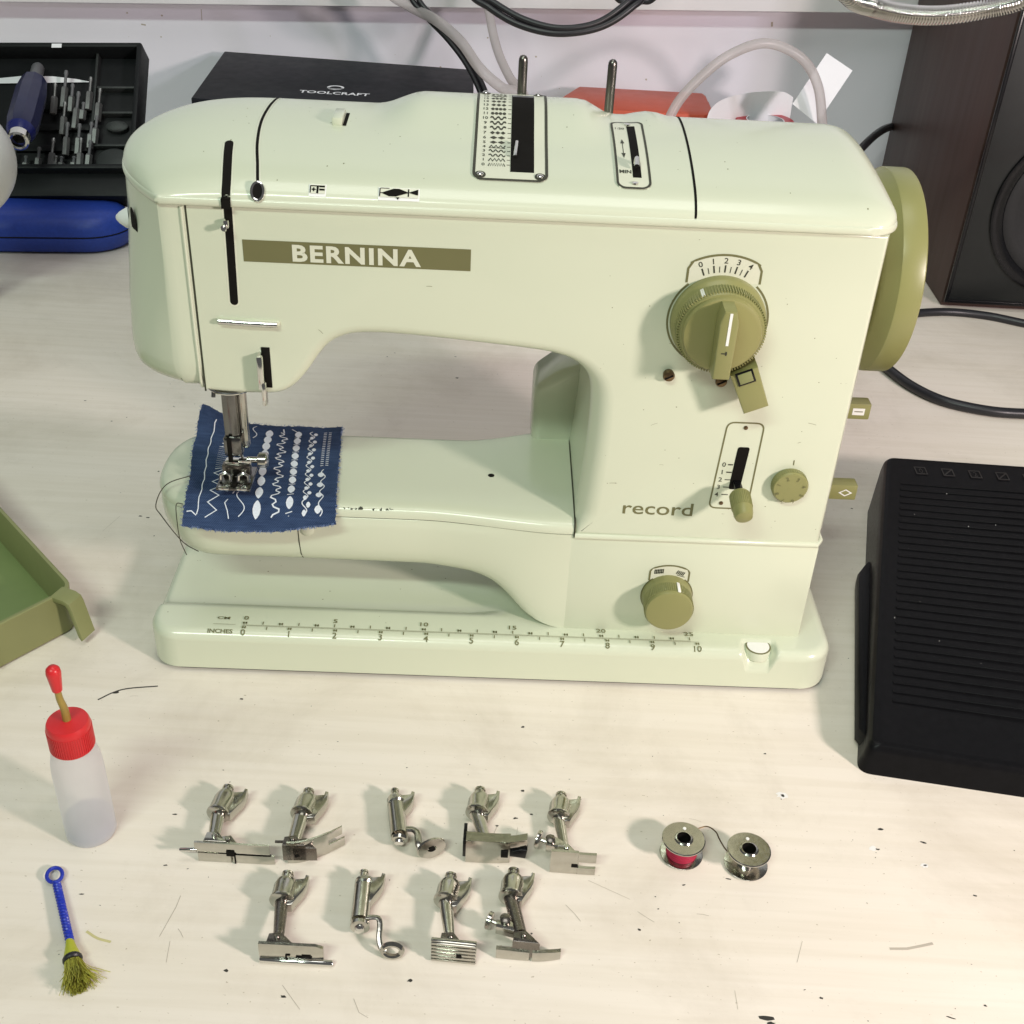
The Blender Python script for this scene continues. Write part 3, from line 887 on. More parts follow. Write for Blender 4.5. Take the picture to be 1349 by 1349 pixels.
sp = panel_surface(12.12, 15.32, 1.95, 10.3, .05, 'stitch_panel', 'plate', mach)
PX0, PX1, PY0, PY1 = 12.05, 15.4, 1.85, 10.4
p = Print(); p.stroke(dense(rr2(PX0, PY0, PX1, PY1, .45)), .13, True); p.build('panel_border', M['dark_print'], sp, on_lid(.064))
p = Print(); p.stroke([(13.78, y/10) for y in range(24, 99, 3)], .0); 
wn = panel_surface(13.72, 14.82, 2.45, 9.75, .068, 'selector_window', 'slot', sp)
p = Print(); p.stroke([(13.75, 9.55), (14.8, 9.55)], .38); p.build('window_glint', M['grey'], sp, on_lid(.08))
hd = MB(); hd.tube([(14.0, 4.7, lid_z(14, 4.7)+.25), (13.98, 4.2, lid_z(14, 4.2)+.3), (13.92, 3.5, lid_z(14, 3.5)+.18)], .09, 8)
part(hd, 'selector_pointer', 'chrome', sp)
for sx, sy in ((12.35, 2.15), (15.1, 2.15), (12.4, 10.1), (15.05, 10.1)):
    s = MB(); z = lid_z(sx, sy)+.05
    s.lathe([(.17, 0), (.17, .06), (.12, .11), (.0001, .13)], 14, tr(sx, sy, z), cap1=False); so = s.build('screw', M['chrome'], sp)
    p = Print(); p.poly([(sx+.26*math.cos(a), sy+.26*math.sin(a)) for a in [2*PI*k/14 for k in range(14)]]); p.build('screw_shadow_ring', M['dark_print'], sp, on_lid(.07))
p = Print()
NR = 18
for k in range(NR):
    y = 2.95+k*(9.75-2.95)/(NR-1); x0, x1 = 12.70, 13.46; hgt = .24
    p.text(str(k), 12.46, y-.10, .22, 1.0, .01)
    p.stroke([(13.55, y), (13.70, y)], .045)
    if k in (0, 1, 2, 3, 4):
        n = [14, 8, 6, 5, 7][k]
        q = [(x0+(x1-x0)*i/n, y+(hgt*.5 if i % 2 else -hgt*.5)) for i in range(n+1)]
        if k in (2, 3): q = [(x0+(x1-x0)*i/24, y+hgt*.45*math.sin(i/24*PI*2*3)) for i in range(25)]
        p.stroke(q, .06)
        if k == 4: p.stroke([(x0, y-.12), (x1, y-.12)], .05)
    elif k in (5, 6, 7, 13, 14):
        n = 2 if k in (5, 6) else 3
        for i in range(n):
            c = x0+(i+.5)*(x1-x0)/n; w = (x1-x0)/n*.48
            p.poly([(c-w, y), (c, y+hgt*.55), (c+w, y), (c, y-hgt*.55)])
    elif k in (8, 9, 10, 16):
        n = 3
        p.stroke([(x0+(x1-x0)*i/24, y+hgt*.4*math.sin(i/24*PI*2*2.5)) for i in range(25)], [.04+.09*abs(math.sin(i/24*PI*2*2.5)) for i in range(25)])
    else:
        n = 4
        for i in range(n):
            c = x0+(i+.5)*(x1-x0)/n; w = (x1-x0)/n*.42
            p.poly([(c+w*math.cos(a), y+hgt*.5*math.sin(a)) for a in [2*PI*j/10 for j in range(10)]])
        p.stroke([(x0, y), (x1, y)], .04)
p.build('stitch_symbols', M['dark_print'], sp, on_lid(.066))
# length selector panel
p2 = panel_surface(18.72, 20.1, 1.75, 8.1, .05, 'length_panel', 'plate', mach)
p = Print(); p.stroke(dense(rr2(18.66, 1.7, 20.16, 8.2, .4)), .11, True); p.build('panel_border', M['dark_print'], p2, on_lid(.064))
panel_surface(19.38, 19.78, 2.45, 7.65, .066, 'lever_window', 'slot', p2)
lv = MB(); lv.tube([(19.58, 3.5, lid_z(19.58, 3.5)), (19.58, 3.35, lid_z(19.58, 3.4)+.4), (19.55, 2.85, lid_z(19.58, 3)+.3)], .13, 8); part(lv, 'length_lever', 'chrome', p2)
p = Print(); p.stroke([(19.05, 4.3), (19.05, 5.7)], .04); p.poly([(18.95, 5.5), (19.15, 5.5), (19.05, 5.95)]); p.poly([(18.95, 4.5), (19.15, 4.5), (19.05, 4.05)])
p.text('1:20', 19.03, 7.2, .24, .9, .01); p.text('MIN', 19.05, 2.75, .26, .9, .03)
p.build('panel_print', M['dark_print'], p2, on_lid(.066))
for sy in (2.0, 7.85):
    s = MB(); s.lathe([(.15, 0), (.15, .06), (.0001, .1)], 12, tr(19.45, sy, lid_z(19.45, sy)+.055), cap1=False); s.build('screw', M['chrome'], p2)
# spool pins
for sx in (14.22, 18.75):
    s = MB(); s.lathe([(.235, 28.2), (.235, 31.1), (.22, 31.25), (.16, 31.36), (.08, 31.40), (.0001, 31.41)], 18, tr(sx, 11.0, 0), cap1=False)
    part(s, 'spool_pin', 'pin')

# ---- handwheel
hw = MB()
hw.lathe([(2.0, -.35), (2.0, 0), (4.7, .0), (4.95, .04), (5.08, .12), (5.48, .68), (5.56, .72), (5.60, .80), (5.60, 1.82), (5.58, 1.90), (5.52, 1.96), (5.40, 1.98), (4.9, 1.98), (4.6, 2.0), (4.4, 1.7), (1.6, 1.7), (1.5, 2.1), (.0001, 2.2)],
         96, tr(32.45, 8.5, 21.82) @ rot('Y', PI/2) @ Matrix.Diagonal((.955, .955, 1, 1)), cap1=False)
part(hw, 'handwheel', 'olive', ang=30)
hb = MB(); hb.lathe([(2.2, -1.0), (2.2, .3)], 32, tr(32.45, 8.5, 21.82) @ rot('Y', PI/2)); part(hb, 'handwheel_hub', 'black')

# ---- front print: logo strip and name
lf = front(.012)
p = Print(); p.poly([(1.52, 23.98), (12.06, 23.98), (12.06, 25.05), (1.52, 25.05)]); strip = p.build('logo_strip', M['olive_print'], mach, front(.012))
p = Print(); p.text('BERNINA', 0, 0, .80, 1.0, .034)
w0 = max(v[0] for v in p.v)-min(v[0] for v in p.v)
p = Print(); p.text('BERNINA', 6.77, 24.12, .80, 5.95/w0, .034); p.build('logo_lettering', M['plate'], strip, front(.022))
p = Print(); p.text('record', 22.32, 10.72, .78 if False else .82, 1.06, .008); 
w0 = max(v[0] for v in p.v)-min(v[0] for v in p.v)
p = Print(); p.text('record', 22.32, 10.72, .82, 1.06*3.72/w0, .008); p.build('name_lettering', M['olive_print'], mach, front(.012))

# ---- thread guide bar, hook lever on the head front
gbm = MB(); gbm.box((1.5, YF-.06, 20.93), (3.02, .16, .27), .05); part(gbm, 'guide_recess', 'ivory')
gbm = MB(); gbm.tube([(.1, YF-.2, 20.97), (1.5, YF-.22, 20.93), (2.9, YF-.2, 20.90)], .14, 10); part(gbm, 'thread_guide_bar', 'chrome')
lv = MB(); lv.box((1.98, YF-.28, 18.45), (.30, .7, 1.8), .08); lv.box((2.08, YF-.42, 17.3), (.24, .45, 1.3), .08)
part(lv, 'presser_lifter', 'chrome')
lv = MB(); lv.box((2.2, YF-.01, 18.5), (.42, .06, 2.2), .02); part(lv, 'lifter_slot', 'slot')
# ---- needle bar, presser bar and foot
NB = (-.35, 4.2)
pl = MB(); pl.lathe([(1.32, 16.74), (1.34, 16.80), (1.3, 16.88)], 28, tr(.05, 2.6, 0) @ Matrix.Diagonal((1.05, 1.25, 1, 1))); part(pl, 'head_bottom_plate', 'chrome')
nb = MB(); nb.box((-.38, 3.2, 14.45), (.82, .62, 4.9), .2); nb.box((-.36, 3.1, 12.6), (.98, .74, 1.2), .16); pf = part(nb, 'presser_foot_shank', 'bar_steel')
nb = MB(); nb.box((.22, 3.45, 14.6), (.42, .5, 4.6), .14); part(nb, 'needle_bar', 'nickel')
nb = MB(); nb.tube([(-1.0, 3.0, 16.75), (-1.04, 2.8, 16.2), (-1.06, 2.6, 15.7)], .11, 8); part(nb, 'thread_hook', 'steel_dark')
nb = MB(); nb.box((-.52, 2.74, 12.45), (.24, .12, 1.5), .02); part(nb, 'shank_slot', 'slot', pf)
nb = MB(); nb.lathe([(.17, 0), (.17, .55), (.36, .58), (.42, .64), (.42, 1.02), (.35, 1.1), (.0001, 1.12)], 24, tr(.3, 3.0, 11.75) @ rot('Y', PI/2), cap1=False); part(nb, 'clamp_screw', 'nickel', pf)
nb = MB(); nb.box((-.3, 3.1, 11.55), (1.2, .5, .22), .06); nb.box((.2, 2.95, 11.7), (.7, .4, .28), .06); part(nb, 'foot_crossbar', 'chrome', pf)
nb = MB(); nb.box((-.30, 2.75, 10.66), (1.82, 2.3, .2), .05); part(nb, 'presser_foot_sole', 'bar_steel', pf)
nb = MB(); nb.box((-.30, 3.0, 11.1), (1.5, .5, .75), .06); part(nb, 'foot_hinge', 'nickel_dark', pf)
nb = MB()
for sx in (-.78, .18):
    nb.tube([(sx-.28, 2.2, 10.82), (sx-.26, 2.3, 11.15), (sx, 2.34, 11.28), (sx+.26, 2.3, 11.15), (sx+.28, 2.2, 10.82)], .10, 8)
    nb.box((sx, 1.72, 10.68), (.62, .26, .26), .08)
part(nb, 'foot_spring', 'chrome', pf)
nb = MB(); nb.box((-.30, 2.2, 10.75), (.28, .9, .16), .02); nb.box((-.3, 2.72, 11.05), (.3, .12, .4), .02); part(nb, 'sole_gap', 'slot', pf)
nb = MB(); nb.lathe([(.05, 10.4), (.075, 11), (.075, 13.1)], 8, tr(-.02, 3.2, 0)); part(nb, 'needle', 'chrome')

# ---- big stitch-width dial with scale
DX, DZ = 23.92, 22.05
p = Print()
def arcp(cx, cz, r, a0, a1, n): return [(cx+r*math.cos(math.radians(a0+(a1-a0)*k/n)), cz+r*math.sin(math.radians(a0+(a1-a0)*k/n))) for k in range(n+1)]
tabo = arcp(DX, DZ, 2.40, 132, 408, 60)
topo = [(DX+1.72, DZ+1.9), (DX+1.72, DZ+2.55), (DX+1.55, DZ+2.86)]+arcp(DX, DZ, 3.28, 61, 119, 16)+[(DX-1.55, DZ+2.86), (DX-1.72, DZ+2.55), (DX-1.72, DZ+1.85)]
p.poly(topo); dpl = p.build('dial_plate', M['plate'], mach, front(.006))
p = Print(); p.stroke([q for q in tabo if True], .10); p.stroke(topo, .11); p.build('dial_border', M['olive_print'], dpl, front(.016))
p = Print()
for k in range(9):
    a = math.radians(113-k*5.65*1.02); big = k % 2 == 0
    r0, r1 = 2.42, (2.78 if big else 2.72)
    p.stroke([(DX+r0*math.cos(a), DZ+r0*math.sin(a)), (DX+r1*math.cos(a), DZ+r1*math.sin(a))], .075 if big else .04)
    if big: p.text(str(k//2), DX+2.87*math.cos(a), DZ+2.87*math.sin(a), .28, 1.1, .01, ang=a-PI/2)
p.build('dial_scale', M['dark_print'], dpl, front(.018))
dM = tr(DX, YF, DZ) @ rot('X', PI/2)
d1 = MB(); d1.lathe([(2.28, 0), (2.28, .35), (2.22, .5), (2.12, .6), (2.06, .72), (2.02, 1.35), (1.95, 1.45), (1.85, 1.47), (1.80, 1.40)], 64, dM); dial = part(d1, 'width_dial', 'olive', ang=30)
rb = MB()
for k in range(96):
    a = 2*PI*k/96
    rb.box((2.05, 0, 1.03), (.12, .055, .74), 0, dM @ rot('Z', a))
part(rb, 'dial_knurling', 'olive', dial, smooth=False)['kind'] = 'stuff'
mk = MB(); mk.box((2.07, 0, .98), (.08, .17, .72), .01, dM @ rot('Z', math.radians(121))); part(mk, 'dial_mark', 'white', dial)
d2 = MB(); d2.lathe([(1.86, 1.30), (1.86, 1.62), (1.80, 1.72), (1.62, 1.78), (.0001, 1.80)], 56, dM, cap1=False); part(d2, 'dial_face', 'olive_face', dial)
hdl = MB()
hp = [(-.40, -1.72), (.40, -1.72), (.44, 1.1), (.28, 1.74), (-.28, 1.74), (-.44, 1.1)]
hdl.prism(hp, 1.5, 2.9, dM, bev=.10); part(hdl, 'dial_handle', 'olive', dial, ang=25)
ln = MB(); ln.box((0, .85, 2.905), (.13, 1.6, .03), .0, dM @ tr(0.02, 0, 0)); part(ln, 'handle_mark', 'white', dial)
ln = MB(); ln.box((-.05, -.35, 2.905), (.28, .05, .03), 0, dM); ln.box((0.04, -.35, 2.905), (.07, .2, .03), 0, dM); part(ln, 'handle_arrow', 'dark_print', dial)
# needle-position lever beside it
lM = tr(25.52, YF, 19.55) @ rot('X', PI/2) @ rot('Z', math.radians(24))
lv = MB(); lv.prism([(-.62, -1.5), (.62, -1.5), (.68, .75), (-.68, .75)], .35, 1.75, lM, bev=.10); lev = part(lv, 'position_lever', 'olive', ang=25)
lv = MB(); lv.box((-.02, .45, 1.78), (.86, .72, .07), .02, lM); part(lv, 'lever_window', 'black', lev)
lv = MB(); lv.box((-.02, .45, 1.82), (.66, .54, .05), .02, lM); part(lv, 'lever_lens', 'tray', lev)
lv = MB(); lv.lathe([(.5, 0), (.5, .5)], 20, lM); part(lv, 'lever_stem', 'black', lev)
for sx, sz, hh in ((21.92, 19.08, .42), (24.55, 18.85, .3)):
    s = MB(); s.lathe([(.27, 0), (.30, hh*.6), (.25, hh*.85), (.0001, hh)], 20, tr(sx, YF, sz) @ rot('X', PI/2), cap1=False); so = part(s, 'body_screw', 'brown_metal')
    s = MB(); s.box((0, 0, hh*.98), (.46, .07, .05), 0, tr(sx, YF, sz) @ rot('X', PI/2) @ rot('Z', .5)); part(s, 'screw_groove', 'slot', so)
# drop-in slider with scale
outer = [(25.25, 16.5), (27.12, 16.5), (27.02, 11.3), (24.98, 11.3)]
p = Print(); p.stroke(round_poly(outer, .4), .085, True); p.build('slider_border', M['olive_print'], mach, front(.012))
p = Print(); p.poly(round_poly([(25.98, 15.08), (26.60, 15.08), (26.45, 12.5), (25.85, 12.5)], .15)); p.build('slider_slot', M['slot'], mach, front(.014))
p = Print()
for k in range(5):
    z = 14.0-k*.46
    p.stroke([(25.62-.02*k, z), (25.88, z)], .075 if k < 2 else .05); p.text(str(k), 25.42-.035*k, z-.13, .27, 1.1, .008)
p.build('slider_scale', M['dark_print'], mach, front(.016))
for sz, sx in ((16.22, 26.2), (11.62, 25.6)):
    s = MB(); s.lathe([(.11, 0), (.11, .04), (.0001, .07)], 12, tr(sx, YF, sz) @ rot('X', PI/2), cap1=False); part(s, 'slider_screw', 'brown_metal')
st = MB(); st.box((26.22, YF-.75, 12.95), (.42, 1.6, .26), .05, tr(0, 0, 0)); sl_ = part(st, 'length_slider', 'black')
kM = along((26.2, YF-1.1, 12.95), (26.3, YF-2.9, 12.35))
st = MB(); st.lathe([(.46, 0), (.52, .08), (.53, .9), (.50, 1.35), (.44, 1.55), (.30, 1.62), (.0001, 1.64)], 28, kM, cap1=False); kk = part(st, 'slider_knob', 'olive', sl_, ang=30)
rb = MB()
for k in range(34): rb.box((.53, 0, .55), (.04, .05, .8), 0, kM @ rot('Z', 2*PI*k/34))
part(rb, 'knob_knurling', 'olive', sl_, smooth=False)['kind'] = 'stuff'
# small number dial
nM = tr(28.95, YF, 13.0) @ rot('X', PI/2)
d = MB(); d.lathe([(.92, 0), (.94, .15), (.92, .42), (.86, .5), (.0001, .53)], 40, nM, cap1=False); nd = part(d, 'number_dial', 'olive', ang=30)
rb = MB()
for k in range(50): rb.box((.93, 0, .22), (.04, .06, .34), 0, nM @ rot('Z', 2*PI*k/50))
part(rb, 'number_dial_knurling', 'olive', nd, smooth=False)['kind'] = 'stuff'
p = Print()
for k, t in enumerate('12345678'):
    a = math.radians(155-k*45); p.text(t, .60*math.cos(a), .60*math.sin(a)-.02, .24, 1, 0.004, ang=a-PI/2)
p.build('dial_numbers', M['olive_print'], nd, lambda u, v: nM @ Vector((u, v-.08, .535)))
p = Print(); p.stroke([(29.0, 14.12), (28.99, 14.42)], .06); p.build('dial_pointer', M['olive_print'], mach, front(.012))
# lower feed dial
BX, BZ = 23.45, 5.35
bM = tr(BX, YF, BZ) @ rot('X', PI/2)
topo = [(BX+1.08, BZ+1.0), (BX+1.08, BZ+1.62), (BX+1.0, BZ+1.78)]+arcp(BX, BZ, 2.05, 60, 120, 10)+[(BX-1.0, BZ+1.78), (BX-1.08, BZ+1.62), (BX-1.08, BZ+1.0)]
p = Print(); p.poly(topo); fpl = p.build('feed_dial_plate', M['plate'], mach, front(.006))
p = Print(); p.stroke(topo, .10); p.stroke(arcp(BX, BZ, 1.42, 128, 412, 40), .08); p.build('feed_dial_border', M['olive_print'], fpl, front(.016))
p = Print()
for k in range(6): p.stroke([(BX-.82+.09*k, BZ+1.45+.012*k), (BX-.82+.09*k, BZ+1.75+.012*k)], .06)
p.stroke([(BX-.85, BZ+1.5), (BX-.34, BZ+1.56)], .05); p.stroke([(BX-.85, BZ+1.70), (BX-.34, BZ+1.76)], .05)
for k in range(5): p.stroke([(BX+.36+.09*k, BZ+1.52-.03*k), (BX+.47+.09*k, BZ+1.74-.03*k)], .06)
p.stroke([(BX+.4, BZ+1.44), (BX+.85, BZ+1.30)], .04)
p.build('feed_symbols', M['dark_print'], fpl, front(.018))
d = MB(); d.lathe([(1.40, 0), (1.38, .5), (1.34, .62), (1.32, 1.35), (1.26, 1.47), (1.16, 1.5), (.0001, 1.5)], 56, bM, cap1=False); fd = part(d, 'feed_dial', 'olive', ang=30)
rb = MB()
for k in range(76): rb.box((1.34, 0, .95), (.05, .05, .72), 0, bM @ rot('Z', 2*PI*k/76))
part(rb, 'feed_dial_knurling', 'olive', fd, smooth=False)['kind'] = 'stuff'
mk = MB(); mk.box((1.36, 0, .95), (.07, .17, .8), .01, bM @ rot('Z', math.radians(72))); part(mk, 'feed_dial_mark', 'white', fd)
# feed-drop push keys on the right side
for (yy, zz, icon) in ((9.0, 13.0, 0), (8.0, 8.05, 1)):
    x0 = 31.8
    xe = 35.3+.35*0
    k_ = MB(); k_.box(((x0+xe)/2, yy+.4, zz-.05), (xe-x0, .9, 1.02), .08, tr(0, 0, 0)); key = part(k_, 'side_key', 'olive')
    p = Print()
    if icon == 0:
        p.poly([(34.25, -.26), (34.95, -.26), (34.95, .18), (34.25, .18)]); p.build('key_icon', M['white'], key, lambda u, v: Vector((u, yy-.065, zz+v)))
        p = Print(); p.stroke([(34.35, -.03), (34.85, -.03)], .06); p.build('key_icon_bar', M['olive_print'], key, lambda u, v: Vector((u, yy-.072, zz+v)))
    else:
        p.stroke([(34.25, -.05), (34.6, .16), (34.95, -.05), (34.6, -.26)], .07, True); p.build('key_icon', M['white'], key, lambda u, v: Vector((u, yy-.065, zz+v)))

# small scratches and specks in the enamel
wr = Print()
for k in range(26):
    x, z = random.uniform(-.5, 31), random.uniform(9.6, 26.2)
    if 5 < x < 18.6 and z < 20.8: continue
    if z < 17 and x < 18.5: continue
    l, a = random.uniform(.05, .45), random.gauss(.2, .6)
    wr.stroke([(x, z), (x+l*.5*math.cos(a), z+l*.5*math.sin(a)+.01), (x+l*math.cos(a), z+l*math.sin(a))], random.uniform(.012, .022))
for k in range(40):
    x, z = random.uniform(18.5, 31), random.uniform(9.6, 26.2); q = random.uniform(.012, .03)
    wr.poly([(x+q*random.uniform(.6, 1.4)*math.cos(a), z+q*math.sin(a)) for a in (0, 1.2, 2.5, 3.8, 5)])
wr.build('wear_marks', M['olive_print'], mach, front(.009))['kind'] = 'stuff'
wr = Print()
for k in range(70):
    x, y = random.uniform(-1, 31), random.uniform(1.2, 11); q = random.uniform(.012, .035)
    if 11.8 < x < 15.6 or 18.4 < x < 20.4: continue
    wr.poly([(x+q*random.uniform(.6, 1.4)*math.cos(a), y+q*1.6*math.sin(a)) for a in (0, 1.2, 2.5, 3.8, 5)])
wr.build('wear_marks', M['olive_print'], mach, on_lid(.006))['kind'] = 'stuff'
wr = Print()
for k in range(60):
    x, y = random.uniform(-4.5, 31), random.uniform(-.4, 7); q = random.uniform(.012, .04)
    if y > .3 and x > 14: continue
    wr.poly([(x+q*random.uniform(.6, 1.6)*math.cos(a), y+q*math.sin(a)) for a in (0, 1.2, 2.5, 3.8, 5)])
wr.build('wear_marks', M['olive_print'], mach, lambda u, v: Vector((u, v, base_z(u, v)+.008)))['kind'] = 'stuff'

# ==================================================================== denim swatch on the arm
def cl_xy(u, v):
    # u 0..1 left to right, v 0..1 front to back
    L0, L1 = Vector((-2.85, .22)), Vector((-3.85, 10.45))
    R0, R1 = Vector((5.25, .62)), Vector((4.5, 9.9))
    a = L0.lerp(L1, v); b = R0.lerp(R1, v)
    p = a.lerp(b, u)
    p.y += .42*math.sin(PI*u)*(-.8 if v < .5 else -.9)*abs(2*v-1)**3
    p.x += .12*math.sin(v*7)*(1-u)
    return p
def cl_z(x, y, u, v):
    z = 10.06+.03*math.sin(x*2+y)
    f = arm_front(max(x, -1))
    if y < f+.5: z -= .62*(f+.5-y)**1.25*.62
    bk = 9.1
    if y > bk: z -= .16*(y-bk)**1.3
    z += .95*ss(.30, 0, u)*ss(.72, 1.0, v)
    if x < -3.0: z += .10*(-3.0-x)
    z += .12*ss(.88, 1.0, u)*(.4+.6*math.sin(v*9)**2)
    # pressed flat under the foot
    return z
def cloth(u, v, h=0.0):
    p = cl_xy(u, v); return Vector((p.x, p.y, cl_z(p.x, p.y, u, v)+h))
sw = thing('denim_swatch', 'dark blue denim scrap covered with rows of white embroidery stitches under the needle', 'fabric', (MX, MY, 0), YAW)
sw.location = Vector((MX, MY, 9.9))*S
CO = Vector((0, 0, 9.9))
mb = MB(); nu, nv = 60, 70
rows = []
for j in range(nv+1):
    v = j/nv
    rows.append([])
    for i in range(nu+1):
        u = i/nu
        q = cloth(u, v)-CO
        if j in (0, nv) or i in (0, nu): q += Vector((random.gauss(0, .025), random.gauss(0, .035), 0))
        rows[-1].append(q)
mb.grid(rows)
bot = [[q-Vector((0, 0, .07)) for q in r] for r in rows]
mb.grid(bot)
def edge_of(r): return r[0]+[x[-1] for x in r[1:]]+list(reversed(r[-1]))[1:]+[x[0] for x in reversed(r)][1:-1]
mb.grid([edge_of(rows), edge_of(bot)], cu=True)
mb.build('cloth', M['denim'], sw, ang=80)
fr = MB()
for k in range(420):
    s = random.random()
    if s < .5: u, v, d = random.random(), 0, Vector((random.gauss(0, .5), -1, -.5))
    elif s < .66: u, v, d = random.random(), 1, Vector((random.gauss(0, .5), 1, .2))
    elif s < .83: u, v, d = 0, random.random(), Vector((-1, random.gauss(0, .6), 0))
    else: u, v, d = 1, random.random(), Vector((1, random.gauss(0, .6), 0))
    a = cloth(u, v)-CO; l = random.uniform(.05, .18); d.normalize()
    fr.tube([a-d*.05, a+d*l*.5+Vector((0, 0, random.gauss(0, .02))), a+d*l], .012, 3)
fr.build('frayed_edge', M['fray'], sw, smooth=False)['kind'] = 'stuff'
def emb(paths, polys=(), w=.07, name='stitch_row'):
    p = Print()
    for q in paths: p.stroke([(a*8.4, b*10.2) for a, b in q], w)
    for q in polys: p.poly([(a*8.4, b*10.2) for a, b in q])
    return p.build(name, M['stitch'], sw, lambda x, y: cloth(x/8.4, y/10.2, .035)-CO)
def col_u(i, v):    # stitch columns fan slightly
    u0 = [.085, .175, .265, .36, .475, .592, .69, .79, .895]
    u1 = [.12, .225, .30, .40, .502, .60, .702, .80, .905]
    return lerp(u0[i], u1[i], v)
def zz(i, v0, v1, n, amp):
    return [(col_u(i, lerp(v0, v1, k/n))+(amp if k % 2 else -amp), lerp(v0, v1, k/n)) for k in range(n+1)]
def wv(i, v0, v1, n, amp, per):
    return [(col_u(i, lerp(v0, v1, k/n))+amp*math.sin(2*PI*per*k/n), lerp(v0, v1, k/n)) for k in range(n+1)]
def dia(i, v, hu, hv, n=12):
    return [(col_u(i, v)+hu*1.08*math.copysign(abs(math.cos(2*PI*k/n))**1.5, math.cos(2*PI*k/n)), v+hv*math.sin(2*PI*k/n)) for k in range(n)]
emb([[(col_u(0, lerp(.06, .9, k/26))+.004*math.sin(k*1.7), lerp(.06, .9, k/26)) for k in range(27)], [(.02, .07), (.05, .075), (.085, .055)]], w=.058)
emb([zz(1, .05, .42, 9, .034), zz(1, .42, .66, 22, .030), zz(1, .66, .88, 11, .017)], w=.054)
emb([[(.30, .05), (.285, .09), (.262, .13), (.315, .2), (.335, .24), (.325, .34), (.33, .38), (.30, .43), (.345, .47)]], w=.054)
emb([wv(3, .06, .48, 40, .032, 2.6), wv(3, .78, .94, 20, .02, 1)], w=.054)
emb([[(col_u(4, .05), .05), (col_u(4, .9), .9)]], [dia(4, v, .025, .050) for v in (.10, .21, .32, .42, .51, .60, .69, .77, .85)], w=.058)
emb([[(col_u(5, .06+.82*k/60)+(.016*(1 if (k//2) % 2 else -1))+.016*math.sin(k*.62), .06+.82*k/60) for k in range(61)], [(col_u(5, .88), .88), (col_u(5, .92)-.01, .93)]], w=.082)
emb([[(col_u(6, .06), .06), (col_u(6, .88), .88), (col_u(6, .88)-.05, .93)]]+[[(col_u(6, v)-.022, v-.004), (col_u(6, v)+.022, v+.004)] for v in (.08, .19, .29, .38, .47, .56, .65, .74, .82)],
    [dia(6, v, .023, .038) for v in (.135, .24, .335, .425, .515, .605, .695, .78, .86)], w=.054)
emb([wv(7, .06, .90, 80, .018, 9)], [dia(7, .06+.84*(k+.25)/18, .014, .019, 8) if k % 2 == 0 else [(a+(.024 if True else 0), b) for a, b in dia(7, .06+.84*(k+.25)/18, .014, .019, 8)] for k in range(18)], w=.058)
emb([wv(8, .05, .46, 40, .014, 4)]+[[(col_u(8, v)-.026, v), (col_u(8, v)-.006, v+.006)] for v in [.5+.022*k for k in range(19)]]+[[(col_u(8, v)+.008, v+.006), (col_u(8, v)+.028, v)] for v in [.5+.022*k for k in range(19)]],
    [[(a-.016, b) for a, b in dia(8, v, .021, .026, 10)] for v in (.09, .195, .30, .405)], w=.058)
# loose dark threads over the arm end
th = MB(); th.tube(spline([(-2.5, 1.5, 6.6), (-3.2, 1.6, 7.0), (-3.83, 1.9, 7.55), (-4.45, 2.0, 8.6), (-4.66, 2.0, 9.15), (-4.4, 2.3, 9.9), (-3.9, 2.6, 10.35), (-2.9, 3.2, 10.45)], 8), .03, 5)
t_ = th.build('thread', M['thread'], None); t_.matrix_world = mach.matrix_basis.copy() if False else Matrix.Translation(Vector((MX, MY, 0))*S) @ Matrix.Rotation(YAW, 4, 'Z')
tag(t_, 'dark loose thread looping out past the rounded end of the free arm', 'thread')
th = MB(); th.tube(spline([(-3.0, 1.45, 9.75), (-3.4, 1.55, 9.62), (-3.42, 1.35, 8.5), (-3.38, 1.35, 7.4), (-3.2, 1.55, 6.3)], 6), .026, 5)
t_ = th.build('thread', M['thread'], None); t_.matrix_world = Matrix.Translation(Vector((MX, MY, 0))*S) @ Matrix.Rotation(YAW, 4, 'Z')
tag(t_, 'short dark thread hanging straight down from the left corner of the denim', 'thread')

# ==================================================================== presser feet
NK, ND = M['nickel'], M['nickel_dark']
FG = 'spare presser feet laid out in two rows'
def shank(root, yt=3.6, yc=2.0, xt=0.0, xc=.02, r=.56, horn=True):
    a, b = Vector((xc, yc, .62)), Vector((xt, yt-.42, .55))
    mb = MB(); L = (b-a).length
    mb.lathe([(r*.78, -.08), (r*1.03, 0.0), (r*1.03, .10), (r*.95, .2), (r*.98, L*.75), (r*.85, L), (r*.6, L+.05)], 24, along(a, b))
    sk = mb.build('socket', NK, root, ang=35)
    mb = MB(); mb.lathe([(r*.42, -.1), (r*.42, .30), (r*.50, .32), (r*.50, .42), (r*.3, .46)], 16, along(b+Vector((-.02, 0, .12)), b+Vector((-.02, 1, .12)))); mb.build('pin', NK, sk)
    if horn:
        mb = MB()
        o = b
        hp = [(.0, -1.42), (.46, -1.36), (.62, -1.0), (.84, -.6), (.96, -.25), (.98, .30), (.82, .34), (.78, .12), (.45, .06), (.1, .06)]
        mb.prism(hp, -.32, .24, tr(o.x, o.y, o.z), bev=.05); mb.build('fork', NK, root, ang=30)
    return sk
def stem(root, a, b, w0, w1, m=None, name='stem', flat=.75):
    mb = MB(); mb.tube([a, Vector(a).lerp(Vector(b), .5), b], lambda t: lerp(w0, w1, t), 10, flat=flat); return mb.build(name, m or NK, root)
